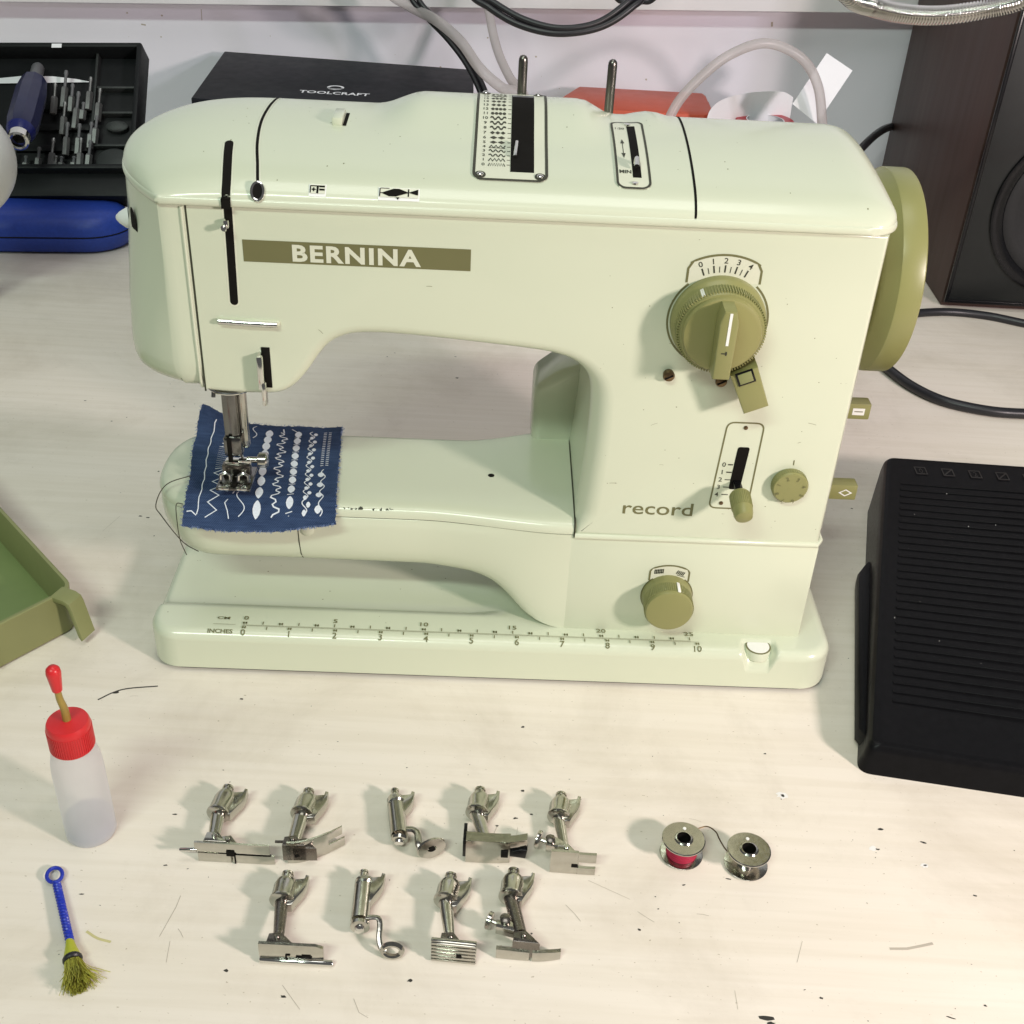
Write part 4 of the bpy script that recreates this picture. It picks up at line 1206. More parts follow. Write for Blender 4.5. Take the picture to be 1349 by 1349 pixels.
def plate(root, name, xs, yf, z0, z1, th=.12, m=None):
    """upright sole plate facing the viewer: strip along x with curl yf(x)"""
    f_ = lambda g, x: g(x) if callable(g) else g
    R_ = []
    for x in xs:
        y = yf(x); a, b = f_(z0, x), f_(z1, x); c = min(.05, (b-a)/3)
        R_.append([Vector((x, y, a+c)), Vector((x, y+c*.3, a)), Vector((x, y+th, a)), Vector((x, y+th, b)), Vector((x, y+c*.3, b)), Vector((x, y, b-c))])
    mb = MB(); mb.rings(R_); return mb.build(name, m or NK, root, ang=30)
def lug(root, x, z0=.3, z1=1.3, m=None, name='lug', w=.75):
    mb = MB(); mb.prism([(x-.35, .1), (x+w, .1), (x+w*.62, .42), (x+.2, .72), (x-.3, .62)], z0, z1, bev=.04); o = mb.build(name, m or NK, root, ang=30)
    p_ = MB(); p_.lathe([(.12, 0), (.12, z1-z0+.12), (.08, z1-z0+.16)], 12, tr(x+.1, .42, z0-.02)); p_.build('rivet', m or NK, o); return o
def slit(root, c, s, name='slot', m='slot'):
    mb = MB(); mb.box(c, s, .015); return mb.build(name, M[m], root)
def rng(a, b, n): return [a+(b-a)*k/n for k in range(n+1)]
def ft_at(px, py, label, rz=0.0):
    g = G(px, py); return thing('presser_foot', label, 'presser foot', (g.x, g.y, 0), rz, FG)

# 1 long open-toe foot with a side pin
r = ft_at(276, 1135, 'nickel presser foot with the longest flat sole and a pin sticking out left', .0)
shank(r, 4.05, 2.35, .05, -.10); stem(r, (-.08, 2.4, .65), (.12, .55, .8), .36, .26)
lug(r, .15, .35, 1.35); lug(r, .75, .45, 1.1, name='hinge')
plate(r, 'sole', rng(-.62, 2.9, 12), lambda x: .02*max(0, x-2.3)**2, .66, 1.28)
plate(r, 'toe', rng(-.5, 1.05, 4), lambda x: -.02, .02, .60); plate(r, 'toe', rng(1.15, 3.1, 6), lambda x: -.02+.1*max(0, x-2.6)**2, .02, .56)
slit(r, (1.05, -.03, .68), (.38, .06, .34)); slit(r, (1.25, -.05, .32), (.06, .05, .6)); slit(r, (2.1, .05, .62), (1.7, .05, .1))
mb = MB(); mb.lathe([(.10, 0), (.10, .75), (.07, .8)], 10, along((-.55, .05, .75), (-1.4, .02, .72))); mb.build('side_pin', M['chrome'], r)
# 2 curled foot
r = ft_at(383, 1140, 'nickel presser foot with a broad sole curling upward to two blunt toes', .06)
shank(r, 4.05, 2.55, .45, .25); stem(r, (.25, 2.6, .62), (.1, .75, .8), .40, .30)
lug(r, .0, .2, 1.3, ND); lug(r, .5, .2, 1.1, ND, name='spring')
cy = lambda x: .10+.36*max(0, x-.2)**1.5*.9
plate(r, 'sole', rng(-.15, 1.75, 10), cy, .02, 1.42); plate(r, 'toe', rng(1.7, 2.35, 4), cy, .9, 1.40); plate(r, 'toe', rng(1.7, 2.45, 4), cy, .06, .58)
mb = MB(); mb.box((0, 0, 0), (.85, .05, .15), .015, tr(.62, .175, .62) @ rot('Z', math.radians(15)) @ rot('Y', math.radians(-12))); mb.build('slot', M['slot'], r); mb = MB(); mb.tube([(-.1, .5, 1.1), (-.45, .6, .95), (-.75, .65, .9)], .07, 6); mb.build('finger', ND, r)
# 3 darning foot
r = ft_at(530, 1135, 'nickel darning foot with an open cylinder shank and an oval plate pierced by one hole', .0)
shank(r, 3.85, 3.0, -.75, -.62, .42); stem(r, (-.66, 3.1, .55), (-.25, 1.05, .6), .42, .42, flat=1.0, name='cylinder')
mb = MB(); mb.lathe([(.40, 0), (.40, .16), (.30, .2)], 20, tr(-.22, .95, .62) @ rot('X', PI/2 + .3)); o = mb.build('end_screw', NK, r)
mb = MB(); mb.lathe([(.24, .2), (.24, .34), (.15, .4)], 16, tr(-.22, .95, .62) @ rot('X', PI/2+.3)); mb.build('screw_tip', M['chrome'], o)
mb = MB(); mb.tube(spline([(-.2, 1.35, .7), (.35, 1.35, .75), (.62, 1.1, .75), (.72, .55, .7), (.85, .3, .62)], 6), .17, 8, flat=.6); mb.build('crank', NK, r)
mb = MB(); cM = tr(1.35, .42, .60) @ rot('Z', .45) @ rot('X', PI/2-.25)
mb.lathe([(.62, -.07), (.66, 0), (.62, .09), (.20, .10), (.17, .0)], 28, cM @ Matrix.Diagonal((1.12, .8, 1, 1)), True, True); mb.build('ring_plate', NK, r)
mb = MB(); mb.lathe([(.15, .085), (.15, .115)], 14, cM); mb.build('eye', M['slot'], r)
# 4 box sole foot with black insert
r = ft_at(628, 1137, 'nickel presser foot with a deep boxy sole and a black slotted insert at its toe', .0)
shank(r, 4.05, 2.55, -.05, -.15); stem(r, (-.16, 2.6, .6), (.3, .8, .9), .38, .28)
slit(r, (-.62, .7, .8), (.16, 1.1, 1.1), 'spring_bar', 'black')
cy = lambda x: .05*max(0, x-.2)**2
plate(r, 'sole', rng(-.55, 1.55, 10), cy, .02, lambda x: 1.55-.05*x, .55)
plate(r, 'upper_toe', rng(1.5, 2.35, 6), lambda x: cy(x)+.02, 1.05, lambda x: 1.48+.1*max(0, x-1.7), .4)
slit(r, (1.3, .03, .72), (.34, .12, .4)); mb = MB(); mb.prism([(1.45, .5), (2.3, .38), (2.38, .95), (2.1, .98), (1.45, .78)], -.5, -.1, frame((0, 0, 0), (1, 0, 0), (0, 0, 1)), bev=.03); mb.build('insert', M['black'], r)
# 5 foot with side screw and two toes
r = ft_at(732, 1150, 'nickel presser foot with side screw and two short toes, right end of back row', -.03)
shank(r, 4.35, 2.9, .12, .02); stem(r, (.02, 2.9, .62), (.35, .85, .8), .32, .22)
lug(r, .3, .3, 1.3); mb = MB(); mb.prism([(-.55, .85), (.35, .7), (.35, 1.15), (-.2, 1.45), (-.55, 1.35)], .4, .95, bev=.06); mb.build('bracket', NK, r)
mb = MB(); mb.lathe([(.14, 0), (.14, .35), (.42, .38), (.45, .45), (.45, .56), (.38, .6)], 18, along((-.45, 1.15, .75), (-1.2, 1.35, .8))); mb.build('side_screw', NK, r)
mb = MB(); mb.lathe([(.2, 0), (.24, .14), (.12, .2)], 14, tr(-.35, 1.15, .95)); mb.build('top_screw', ND, r)
plate(r, 'sole', rng(-.3, 1.0, 6), lambda x: 0, .02, 1.5, .16); plate(r, 'toe', rng(.98, 1.85, 5), lambda x: .1*max(0, x-1.4)**2, .86, 1.42, .16); plate(r, 'toe', rng(.98, 1.85, 5), lambda x: .1*max(0, x-1.4)**2, .02, .46, .16)
slit(r, (.85, -.01, .62), (.3, .05, .2))
# 6 foot with a rod along the sole
r = ft_at(356, 1268, 'nickel presser foot with a flat sole and a long round rod along its lower edge', .0)
shank(r, 4.25, 2.75, .05, .02); stem(r, (.02, 2.75, .62), (.28, .75, .85), .31, .24, ND, flat=.9)
lug(r, .2, .3, 1.2, ND, w=.9)
plate(r, 'sole', rng(-.45, 2.35, 8), lambda x: .06*max(0, x-1.9), .34, lambda x: 1.25-.5*max(0, x-2.0), .16)
mb = MB(); mb.lathe([(.12, 0), (.15, .04), (.15, 3.15), (.10, 3.22)], 12, along((-.45, .03, .16), (2.7, .0, .16))); mb.build('rod', M['chrome'], r)
slit(r, (.72, -.02, .42), (.06, .05, .42)); slit(r, (.82, -.02, .62), (.18, .05, .06)); slit(r, (1.5, -.02, .52), (.7, .05, .08)); slit(r, (1.6, -.02, .60), (.4, .05, .1))
# 7 small darning foot with a ring eye
r = ft_at(485, 1262, 'nickel darning foot with a slim cylinder shank and the smallest ring eye, front row', .0)
shank(r, 4.1, 3.35, -.68, -.62, .42); stem(r, (-.64, 3.4, .55), (-.55, 1.45, .6), .42, .42, flat=1.0, name='cylinder')
mb = MB(); mb.lathe([(.44, 0), (.44, .16), (.34, .2)], 22, tr(-.5, 1.25, .62) @ rot('X', PI/2)); o = mb.build('end_screw', NK, r)
mb = MB(); mb.lathe([(.24, .2), (.22, .36), (.12, .42), (.0001, .43)], 16, tr(-.5, 1.25, .62) @ rot('X', PI/2), cap1=False); mb.build('screw_tip', M['chrome'], o)
mb = MB(); mb.tube(spline([(-.3, 1.5, .78), (.22, 1.52, .8), (.38, 1.25, .75), (.42, .6, .6), (.58, .18, .45), (.8, .12, .42)], 6), .13, 8, flat=.6); mb.build('crank', NK, r)
mb = MB(); mb.tube([(1.05+.42*math.cos(a), .15+.1*math.sin(a), .42+.30*math.sin(a)) for a in [2*PI*k/24 for k in range(24)]], .13, 8, closed=True); mb.build('ring_eye', NK, r)
# 8 grooved sole
r = ft_at(582, 1268, 'nickel presser foot with a rectangular sole cut by parallel grooves', -.05)
shank(r, 4.2, 2.75, -.1, -.18); stem(r, (-.18, 2.75, .62), (.25, .7, .85), .33, .22, flat=.9)
lug(r, .2, .35, 1.25, ND)
mb = MB(); mb.box((.5, .14, .72), (2.0, .22, 1.38), .05); so = mb.build('sole', NK, r)
gm_ = MB(); gm_.box((0, 0, 0), (1.96, .12, .13), .04); gme = gm_.build('ridge', NK, mesh_only=True)
for k in range(6):
    o = obj_from('ridge', gme, so); o.location = Vector((.5, .02, .16+.225*k))*S
slit(r, (.75, -.05, .62), (.24, .05, .2))
# 9 zipper foot with dark stem and narrow curved sole
r = ft_at(675, 1265, 'presser foot with a dark steel stem, side screw and a narrow boat shaped sole', -.04)
shank(r, 4.35, 2.85, -.25, -.30); stem(r, (-.30, 2.85, .62), (.25, .85, .8), .34, .30, ND)
lug(r, .3, .3, 1.2, ND, w=.85)
mb = MB(); mb.prism([(-.85, 1.0), (.2, .8), (.2, 1.2), (-.5, 1.5), (-.85, 1.4)], .35, .9, bev=.06); mb.build('bracket', NK, r)
mb = MB(); mb.lathe([(.12, 0), (.12, .3), (.40, .33), (.42, .5), (.34, .55)], 18, along((-.75, 1.3, .7), (-1.4, 1.5, .72))); mb.build('side_screw', NK, r)
mb = MB(); mb.lathe([(.24, 0), (.26, .14), (.14, .2)], 14, tr(-.45, 1.4, .9)); mb.build('top_screw', ND, r)
cy = lambda x: .28*max(0, x-.9)**1.7*.62
plate(r, 'sole', rng(-.75, .72, 8), cy, lambda x: .02+.02*max(0, -x), lambda x: .62-.03*x, .22); plate(r, 'toe', rng(.85, 2.1, 8), cy, .02, lambda x: .62-.12*max(0, x-1.4), .2)
mb = MB(); mb.box((.78, .16, .3), (.3, .16, .3), .03); mb.build('bridge', ND, r)

# ==================================================================== bobbins and thread
def bobbin(px, py, label, thread):
    g = G(px, py); r = thing('bobbin', label, 'bobbin', (g.x, g.y, 0), random.uniform(-.4, .4), 'metal bobbins standing on the bench')
    mb = MB(); mb.lathe([(.30, 0), (.96, 0), (1.03, .05), (1.05, .10), (1.0, .12), (.42, .13)], 44); mb.build('lower_flange', NK, r, ang=30)
    mb = MB(); mb.lathe([(.42, 1.0), (1.0, 1.01), (1.05, 1.05), (1.05, 1.10), (1.0, 1.13), (.46, 1.12), (.40, 1.18), (.34, 1.19), (.32, 1.1)], 44, None, False, False); mb.build('upper_flange', NK, r, ang=30)
    mb = MB(); mb.lathe([(.42, .1), (.42, 1.02)], 30, None, False, False); mb.build('core', M['chrome'], r)
    mb = MB(); mb.lathe([(.32, 1.15), (.32, .1), (.0001, .1)], 24, None, False, False); mb.build('bore', M['slot'], r)
    mb = MB(); mb.lathe([(.085, 0), (.085, .03), (.0001, .035)], 12, tr(.05, .62, 1.12), cap1=False); mb.build('flange_hole', M['white'], r)
    if thread:
        mb = MB(); mb.lathe([(.40, .14)]+[(.74+.018*math.sin(k*1.9), .14+.84*k/20) for k in range(21)]+[(.4, .99)], 40, None, False, False); mb.build('wound_thread', M['pink'], r)
    return r
bobbin(897, 1125, 'metal bobbin wound with crimson thread', True)
bobbin(982, 1139, 'empty metal bobbin with a strand of thread leading to it', False)
a, b = G(916, 1092, .9), G(960, 1117, .55)
th = MB(); th.tube(spline([G(918, 1092, .9), G(932, 1089, .9), G(943, 1096, .9), G(948, 1106, .8), G(956, 1119, .55), G(965, 1126, .5)], 6), .035, 5)
tag(th.build('thread', M['brown_metal']), 'thin brown thread strand spanning between the two metal bobbins', 'thread')

# ==================================================================== oil bottle
g = G(121, 1094); r = thing('oil_bottle', 'milky squeeze bottle of machine oil with red cap and red tipped spout', 'bottle', (g.x, g.y, 0))
mb = MB(); mb.lathe([(.9, 0), (1.10, .02), (1.17, .14), (1.17, .5), (1.17, 4.2), (1.13, 4.9), (1.02, 5.4), (.88, 5.7), (.84, 6.0), (.84, 6.4)], 48, cap1=False); mb.build('bottle_body', M['bottle'], r)
mb = MB(); mb.lathe([(.9, .07), (1.08, .16), (1.09, 1.05), (.0001, 1.06)], 40, cap1=False); mb.build('oil', M['oil'], r)
mb = MB(); mb.lathe([(.97, 5.75), (.98, 7.0), (.95, 7.16), (.90, 7.27), (.5, 7.30), (.24, 7.34), (.0001, 7.36)], 48, cap1=False); cp = mb.build('cap', M['red'], r, ang=30)
mb = MB()
for k in range(60): mb.box((.98, 0, 6.35), (.05, .05, 1.1), 0, rot('Z', 2*PI*k/60))
mb.build('cap_ribs', M['red'], cp, smooth=False)['kind'] = 'stuff'
mb = MB(); mb.tube(spline([(0, 0, 7.2), (-.02, 0, 8.0), (-.12, 0, 8.6), (-.13, 0, 9.3)], 6), lambda t: .19-.05*t, 12); mb.build('spout', M['spout'], r)
mb = MB(); mb.lathe([(.22, 0), (.24, .15), (.30, .75), (.33, 1.0), (.30, 1.22), (.18, 1.36), (.0001, 1.4)], 20, tr(-.14, 0, 9.1), cap1=False); mb.build('spout_tip', M['red'], r)

# ==================================================================== lint brush
p0, p1, p2 = G(74, 1162, .25), G(92, 1240, .35), G(101, 1300, .3)
r = thing('lint_brush', 'small lint brush with twisted blue wire handle and yellow green bristles', 'brush', (p1.x, p1.y, 0))
O = Vector((p1.x, p1.y, 0))
mb = MB(); d = (p1-p0)
n = 160; R1 = []; R2 = []
side = Vector((d.y, -d.x, 0)).normalized()
for k in range(n+1):
    a = k/n*2*PI*10; c = p0+d*(k/n)-O
    w = side*math.cos(a)*.115+Vector((0, 0, 1))*math.sin(a)*.115
    R1.append(c+w); R2.append(c-w)
mb.tube(R1, .085, 7); mb.tube(R2, .085, 7); mb.build('twisted_handle', M['wire_blue'], r)
dn = d.normalized(); c = p0-dn*.45-O
mb = MB(); mb.tube([c+side*(.34*math.cos(a))+dn*(.44*math.sin(a)) for a in [2*PI*k/20 for k in range(20)]], .09, 8, closed=True); mb.build('loop', M['wire_blue'], r)
bd_ = (p2-p1).normalized(); bs = Vector((bd_.y, -bd_.x, 0))
mb = MB(); mb.lathe([(.16, 0), (.22, .35), (.36, .9), (.40, 1.05)], 16, along(p1-O+bd_*-.1, p2-O)); mb.build('ferrule', M['ferrule'], r)
mb = MB(); mb.lathe([(.37, -.07), (.42, 0), (.42, .1), (.37, .16)], 18, along(p1-O+bd_*.9, p2-O)); mb.build('binding', M['rubber'], r)
for nm, cnt, mm, sp_ in (('bristles', 950, 'bristle', .36), ('bristle_core', 320, 'bristle_dark', .15)):
    mb = MB()
    for k in range(cnt):
        a, q = random.uniform(0, 2*PI), math.sqrt(random.random())*.34
        s0 = p1-O+bd_*.98+bs*(q*math.cos(a))+Vector((0, 0, q*math.sin(a)*.8))
        sp2 = random.gauss(0, sp_)*.52; e = bs*(-sp2)+Vector((0, 0, random.gauss(0, .22)))
        if random.random() < .10 and nm == 'bristles': e += bs*(-random.uniform(.2, .75))
        L = random.uniform(.9, 1.6)
        s1 = s0+bd_*(L*.5)+e*.35; s2 = s0+bd_*L+e*(1.0)
        s1.z = max(.03, s1.z); s2.z = max(.03, s2.z)
        mb.tube([s0, s1, s2], .014, 3, cap=False)
    mb.build(nm, M[mm], r, smooth=False)['kind'] = 'stuff'

# ==================================================================== accessory tray at left
c0 = G(98, 773, 3.0); dr = Vector((-.688, .726, 0)); df = Vector((-.62, -.785, 0))
r = thing('accessory_tray', 'olive green plastic tray with a clip at its corner, cut by left edge', 'tray', (c0.x, c0.y, 0))
TW, TL, THt, wt = 16.0, 22.0, 3.0, .28
def tp(a, b, z): return dr*a+df*b+Vector((0, 0, z))
def tray_ring(ins, z, n=5):
    rad = .9; o = []
    for ca, cb, a0 in ((rad, rad, 180), (TL-rad, rad, 270), (TL-rad, TW-rad, 0), (rad, TW-rad, 90)):
        for k in range(n+1):
            a = math.radians(a0+90*k/n)
            o.append(tp(ca+(rad-ins)*math.cos(a), cb+(rad-ins)*math.sin(a), z))
    return o
mb = MB(); mb.rings([tray_ring(.25, .05), tray_ring(.18, .12), tray_ring(0, THt-.05), tray_ring(.05, THt), tray_ring(wt-.05, THt), tray_ring(wt, THt-.06), tray_ring(.42, .32)], True, False); mb.build('tray_shell', M['tray'], r, ang=40)
mb = MB(); mb.rings([tray_ring(.36, .30), tray_ring(.40, .34)], False, True); mb.build('tray_floor', M['tray_floor'], r)
mb = MB()
mb.box((0, 0, 0), (.1, .1, THt*.8), .03, Matrix.Translation(tp(-.0, 5.3, THt/2))); mb.build('moulded_rib', M['tray'], r)
# clip
cl = MB()
q0 = tp(-.2, .75, THt-.1)
cM = frame(q0, Vector((.93, -.35, 0)), Vector((0, 0, 1)))
cl.prism([(-.55, .12), (.35, .12), (.72, -.05), (.85, -.4), (1.25, -2.45), (1.12, -2.6), (.95, -2.35), (.55, -.45), (.40, -.22), (-.5, -.2)], -.55, .55, cM, bev=.05)
clip = cl.build('clip', M['tray'], r, ang=30)
for k in range(3):
    mb = MB(); mb.box((.62, -1.1, -.36+.36*k), (.14, 1.7, .14), .03, cM @ rot('Z', .2)); mb.build('clip_rib', M['tray'], clip)

# ==================================================================== foot pedal
r = thing('foot_pedal', 'black ribbed foot control pedal lying right of the sewing machine', 'foot pedal', (24, 58, 0))
O = Vector((24, 58, 0))
HP0, HP1 = 1.75, 4.4            # front and back height
A = G(1146, 982, HP0); B = G(1167, 601, HP1); Cc = G(1349, 613, HP1); D = G(1349, 1012, HP0)
bx = (Cc-B).normalized(); fx = (D-A).normalized()
top4 = [A, A+fx*24, B+bx*24, B]
def ped(s, t):        # s along width, t front->back
    a = top4[0].lerp(top4[3], t); b = top4[1].lerp(top4[2], t); return a.lerp(b, s)-O
def ped_ring(inset, dz, rad=.6, n=6, zmode=None):
    P_ = [Vector((q.x, q.y)) for q in (top4[0], top4[1], top4[2], top4[3])]
    o = []
    for i in range(4):
        a, b, c = P_[i-1], P_[i], P_[(i+1) % 4]
        u, w = (a-b).normalized(), (c-b).normalized()
        nb_ = b+(u+w)*inset*.98
        for k in range(n+1):
            t = k/n; p0, p1, p2 = nb_+u*rad, nb_, nb_+w*rad
            q = p0*(1-t)**2+p1*2*t*(1-t)+p2*t*t
            tt = (q.y-A.y)/(B.y-A.y)
            z = HP0+(HP1-HP0)*tt if zmode is None else zmode
            o.append(Vector((q.x-O.x, q.y-O.y, z+dz)))
    return o
mb = MB(); mb.rings([ped_ring(-.32, 0, .8, zmode=0.0), ped_ring(-.30, 0, .8, zmode=.2), ped_ring(-.16, -.95), ped_ring(-.08, -.35), ped_ring(-.02, -.2), ped_ring(.10, -.03), ped_ring(.28, .02), ped_ring(.5, 0)], True, True)
mb.build('pedal_body', M['pedal'], r, ang=32)
pw = MB()
wl_ = [G(1124, 722, .6)-O, G(1130, 985, .6)-O]
a0, a1 = ped(0, .04), ped(0, .66)
pw.prism([(a0.x-.35, a0.y+.9), (a0.x-.1, a0.y+.2), (a0.x+.6, a0.y+1), (a1.x+.6, a1.y+.6), (a1.x-.25, a1.y+.7), (a1.x-1.1, a1.y-.6), (a1.x-1.3, a1.y-1.4)], .02, 1.2, bev=.25)
pw.build('side_flange', M['pedal'], r)
rbm = MB(); rbm.box((0, 0, 0), (1, .22, .12), .03)
NRIB = 30
for k in range(NRIB):
    t = .13+.755*k/(NRIB-1)
    a, b = ped(.045, t), ped(.97, t); L = (b-a).length
    mb = MB(); mb.box((L/2, 0, .035), (L, .20, .032), .014, frame(a, b-a, ped(.5, t+.01)-ped(.5, t)), seg=1)
    mb.build('rib', M['pedal'], r)
for k in range(5):
    a = ped(.10+.075*k*1.02, .945)
    mb = MB(); p = Print(); p.stroke([(-.35, -.3), (.35, -.3), (.35, .3), (-.35, .3)], .09, True)
    if k % 2: p.stroke([(-.3, -.25), (.3, .25)], .09)
    else: p.text(str(k), 0, -.2, .4, 1)
    p.build('embossed_mark', M['pedal_side'], r, lambda u, v: Vector((a.x+u, a.y+v*1.3, a.z+.035+v*.06)))
du = MB()
for k in range(16):
    q = ped(random.uniform(.03, .5), random.uniform(.05, .9)); s = random.uniform(.015, .035)
    du.box((q.x, q.y, q.z+.12), (s, s, s), 0)
du.build('dust', M['white'], r, smooth=False)['kind'] = 'stuff'

# ==================================================================== things at the back of the bench
# glasses case
a, b = Vector((-53, 108.6, 0)), Vector((-39.6, 110.4, 0))
r = thing('glasses_case', 'bright blue textured glasses case lying in front of the bit set', 'glasses case', (-48, 111.5, 0), .12)
def capsule_ring(L, Wd, z, n=14):
    o = []
    for k in range(n+1):
        t = -PI/2+PI*k/n; o.append(Vector((L/2-Wd*.55+Wd*.55*math.cos(t), Wd/2*math.sin(t), z)))
    for k in range(n+1):
        t = PI/2+PI*k/n; o.append(Vector((-L/2+Wd*.55+Wd*.55*math.cos(t), Wd/2*math.sin(t), z)))
    return o
mb = MB(); mb.rings([capsule_ring(16, 5.6, .05), capsule_ring(17, 6.6, .2), capsule_ring(17.8, 7.3, .8), capsule_ring(17.9, 7.4, 1.6), capsule_ring(17.6, 7.1, 1.7)]); mb.build('lower_shell', M['blue_leather'], r)
mb = MB(); mb.rings([capsule_ring(17.6, 7.1, 1.76), capsule_ring(17.95, 7.45, 1.84), capsule_ring(17.7, 7.2, 2.45), capsule_ring(16.9, 6.4, 3.15), capsule_ring(15.6, 5.2, 3.6), capsule_ring(13.6, 3.2, 3.8)]); mb.build('upper_shell', M['blue_leather'], r)
mb = MB(); mb.rings([capsule_ring(17.75, 7.25, 1.65), capsule_ring(17.75, 7.25, 1.8)], False, False); mb.build('seam', M['tool_black'], r)

# bit set: black case propped up behind the glasses case
def on_case(px, py, h=0):   # point on the inclined case floor
    d = ray(px, py)
    # plane through (y=114.5, z=4) and (y=124.5, z=13.5)
    n = Vector((0, -9.5, 10)).normalized(); p0 = Vector((0, 114.5, 4.2))+n*h
    C_ = Vector((0, 0, CH)); t = (p0-C_).dot(n)/d.dot(n); return C_+d*t
case_x = Vector((1, .03, 0)); case_y = Vector((0, 10, 9.5)).normalized(); case_n = Vector((0, -9.5, 10)).normalized()
c_bl = on_case(-70, 232); c_br = on_case(178, 232); c_tr = on_case(190, 92); c_tl = on_case(-60, 88)
r = thing('bit_set_case', 'open black plastic bit set case propped against the wall', 'tool case', (-48, 118, 0))
O = Vector((-48, 118, 0))
W_ = (c_br-c_bl).length; H_ = 13.2
cM = frame(c_br-O, (c_bl-c_br), case_y); cM = frame(c_bl-O, Vector((c_br-c_bl)), case_y)
mb = MB(); mb.box((W_/2, H_/2, -.4), (W_, H_, .6), .1, cM); mb.build('case_floor', M['tool_black'], r)
mb = MB(); mb.box((W_/2, -.25, .9), (W_+.6, .5, 3.2), .12, cM); mb.build('case_wall', M['tool_black'], r)
mb = MB(); mb.box((W_/2, H_+.25, .6), (W_+.6, .5, 2.6), .12, cM); mb.build('case_wall', M['tool_black'], r)
mb = MB(); mb.box((W_+.2, H_/2, .7), (.5, H_+.6, 2.8), .12, cM); mb.build('case_wall', M['tool_black'], r)
mb = MB(); mb.box((-.2, H_/2, .7), (.5, H_+.6, 2.8), .12, cM); mb.build('case_wall', M['tool_black'], r)
mb = MB(); mb.box((W_/2, -1.6, 0.2), (W_+.4, 2.6, 2.4), .2, cM); mb.build('case_lip', M['tool_black'], r)
for yy in (3.0, 6.6, 9.4):
    mb = MB(); mb.box((W_-2.2, yy, .25), (4.0, .25, 1.0), .05, cM); mb.build('divider', M['tool_grey'], r)
mb = MB(); mb.box((W_-4.4, H_/2, .25), (.25, H_, 1.0), .05, cM); mb.build('divider', M['tool_grey'], r)
mb = MB(); mb.lathe([(1.1, 0), (1.1, .5), (.9, .6)], 24, cM @ tr(W_-2.0, 5.2, 0) @ Matrix.Diagonal((1, .55, 1, 1))); mb.build('compartment', M['tool_grey'], r)
mb = MB(); mb.lathe([(1.7, 0), (1.7, .5), (1.5, .6)], 28, cM @ tr(W_-2.1, 1.4, 0) @ Matrix.Diagonal((1, .8, 1, 1))); mb.build('compartment', M['tool_grey'], r)
p = Print(); p.poly([(W_-16.5, 10.2), (W_-5.0, 10.4), (W_-6.6, 10.75), (W_-9, 11.05), (W_-12, 11.1), (W_-16.5, 10.6)]); p.build('paper_label', M['paper'], r, lambda u, v: cM @ Vector((u, v, .05)))
p = Print(); p.poly([(W_-8.6, 13.05), (W_-7.6, 13.05), (W_-7.6, 13.5), (W_-8.6, 13.5)]); p.build('catch', M['paper'], r, lambda u, v: cM @ Vector((u, v, 1.95)))
mb = MB()
for yy in (.6, 2.9, 5.2, 7.5): mb.box((W_-8.4, yy, .0), (7.2, .7, .7), .08, cM)
mb.build('bit_holder', M['tool_black'], r)
# bits
bits = [(70, 150, 28), (83, 142, 34), (93, 148, 26), (116, 145, 30), (108, 158, 16), (98, 170, 34), (82, 178, 30), (86, 205, 30), (102, 204, 28), (104, 226, 30), (115, 226, 28), (118, 196, 24),
        (128, 160, 30), (124, 190, 26), (49, 226, 22), (66, 226, 30), (33, 226, 14), (16, 226, 20), (72, 226, 14), (80, 224, 12), (96, 224, 12)]
row_names = {0: 'top', 1: 'middle', 2: 'bottom'}
for k, (bx_, by_, L) in enumerate(bits):
    a = on_case(bx_, by_, .7); l = L/12.5*1.4
    t_ = thing('screwdriver_bit', 'small steel screwdriver bit slotted upright in the open bit set case', 'screwdriver bit', (a.x, a.y, a.z), 0, 'bits in the bit set case')
    q = case_y+Vector((random.uniform(-.04, .06), 0, .3))
    mb = MB(); mb.lathe([(.34, 0), (.37, .05), (.37, l*.5), (.30, l*.55)], 6, along((0, 0, 0), q)); mb.build('hex_shank', M['steel_dark'], t_, ang=20)
    mb = MB(); mb.lathe([(.15, l*.5), (.15, l*.85), (.22, l*.92), (.16, l)], 8, along((0, 0, 0), q)); mb.build('tip', M['grey'] if k % 3 else M['steel_dark'], t_)
# screwdriver handle lying over the case
a, b = on_case(25, 182, 7.2), on_case(50, 90, 1.2)
r = thing('screwdriver', 'navy screwdriver handle with a bright metal socket end resting across the bit set', 'screwdriver', (a.x, a.y, a.z))
b_ = b-a; L = b_.length; sM = along((0, 0, 0), b_)
mb = MB(); mb.lathe([(.85, .15), (1.05, .5), (1.35, 1.3), (1.5, 2.4), (1.5, L*.62), (1.25, L*.78), (.75, L*.84)], 10, sM); mb.build('handle', M['navy'], r, ang=20)
mb = MB(); mb.lathe([(.80, .05), (.98, .3), (1.34, 1.25), (1.30, 1.3)], 20, sM); mb.build('handle_nose', M['navy_tip'], r)
mb = MB(); mb.lathe([(.66, .5), (.64, -.52), (.80, -.62), (.98, -.52), (1.0, .35)], 24, sM, False, False); mb.build('socket', M['chrome'], r)
mb = MB(); mb.lathe([(.6, 0), (.6, .03)], 6, sM); mb.build('socket_bore', M['slot'], r)
mb = MB(); mb.lathe([(.62, L*.8), (.62, L*1.0), (.45, L*1.03)], 14, sM); mb.build('swivel_cap', M['grey'], r)
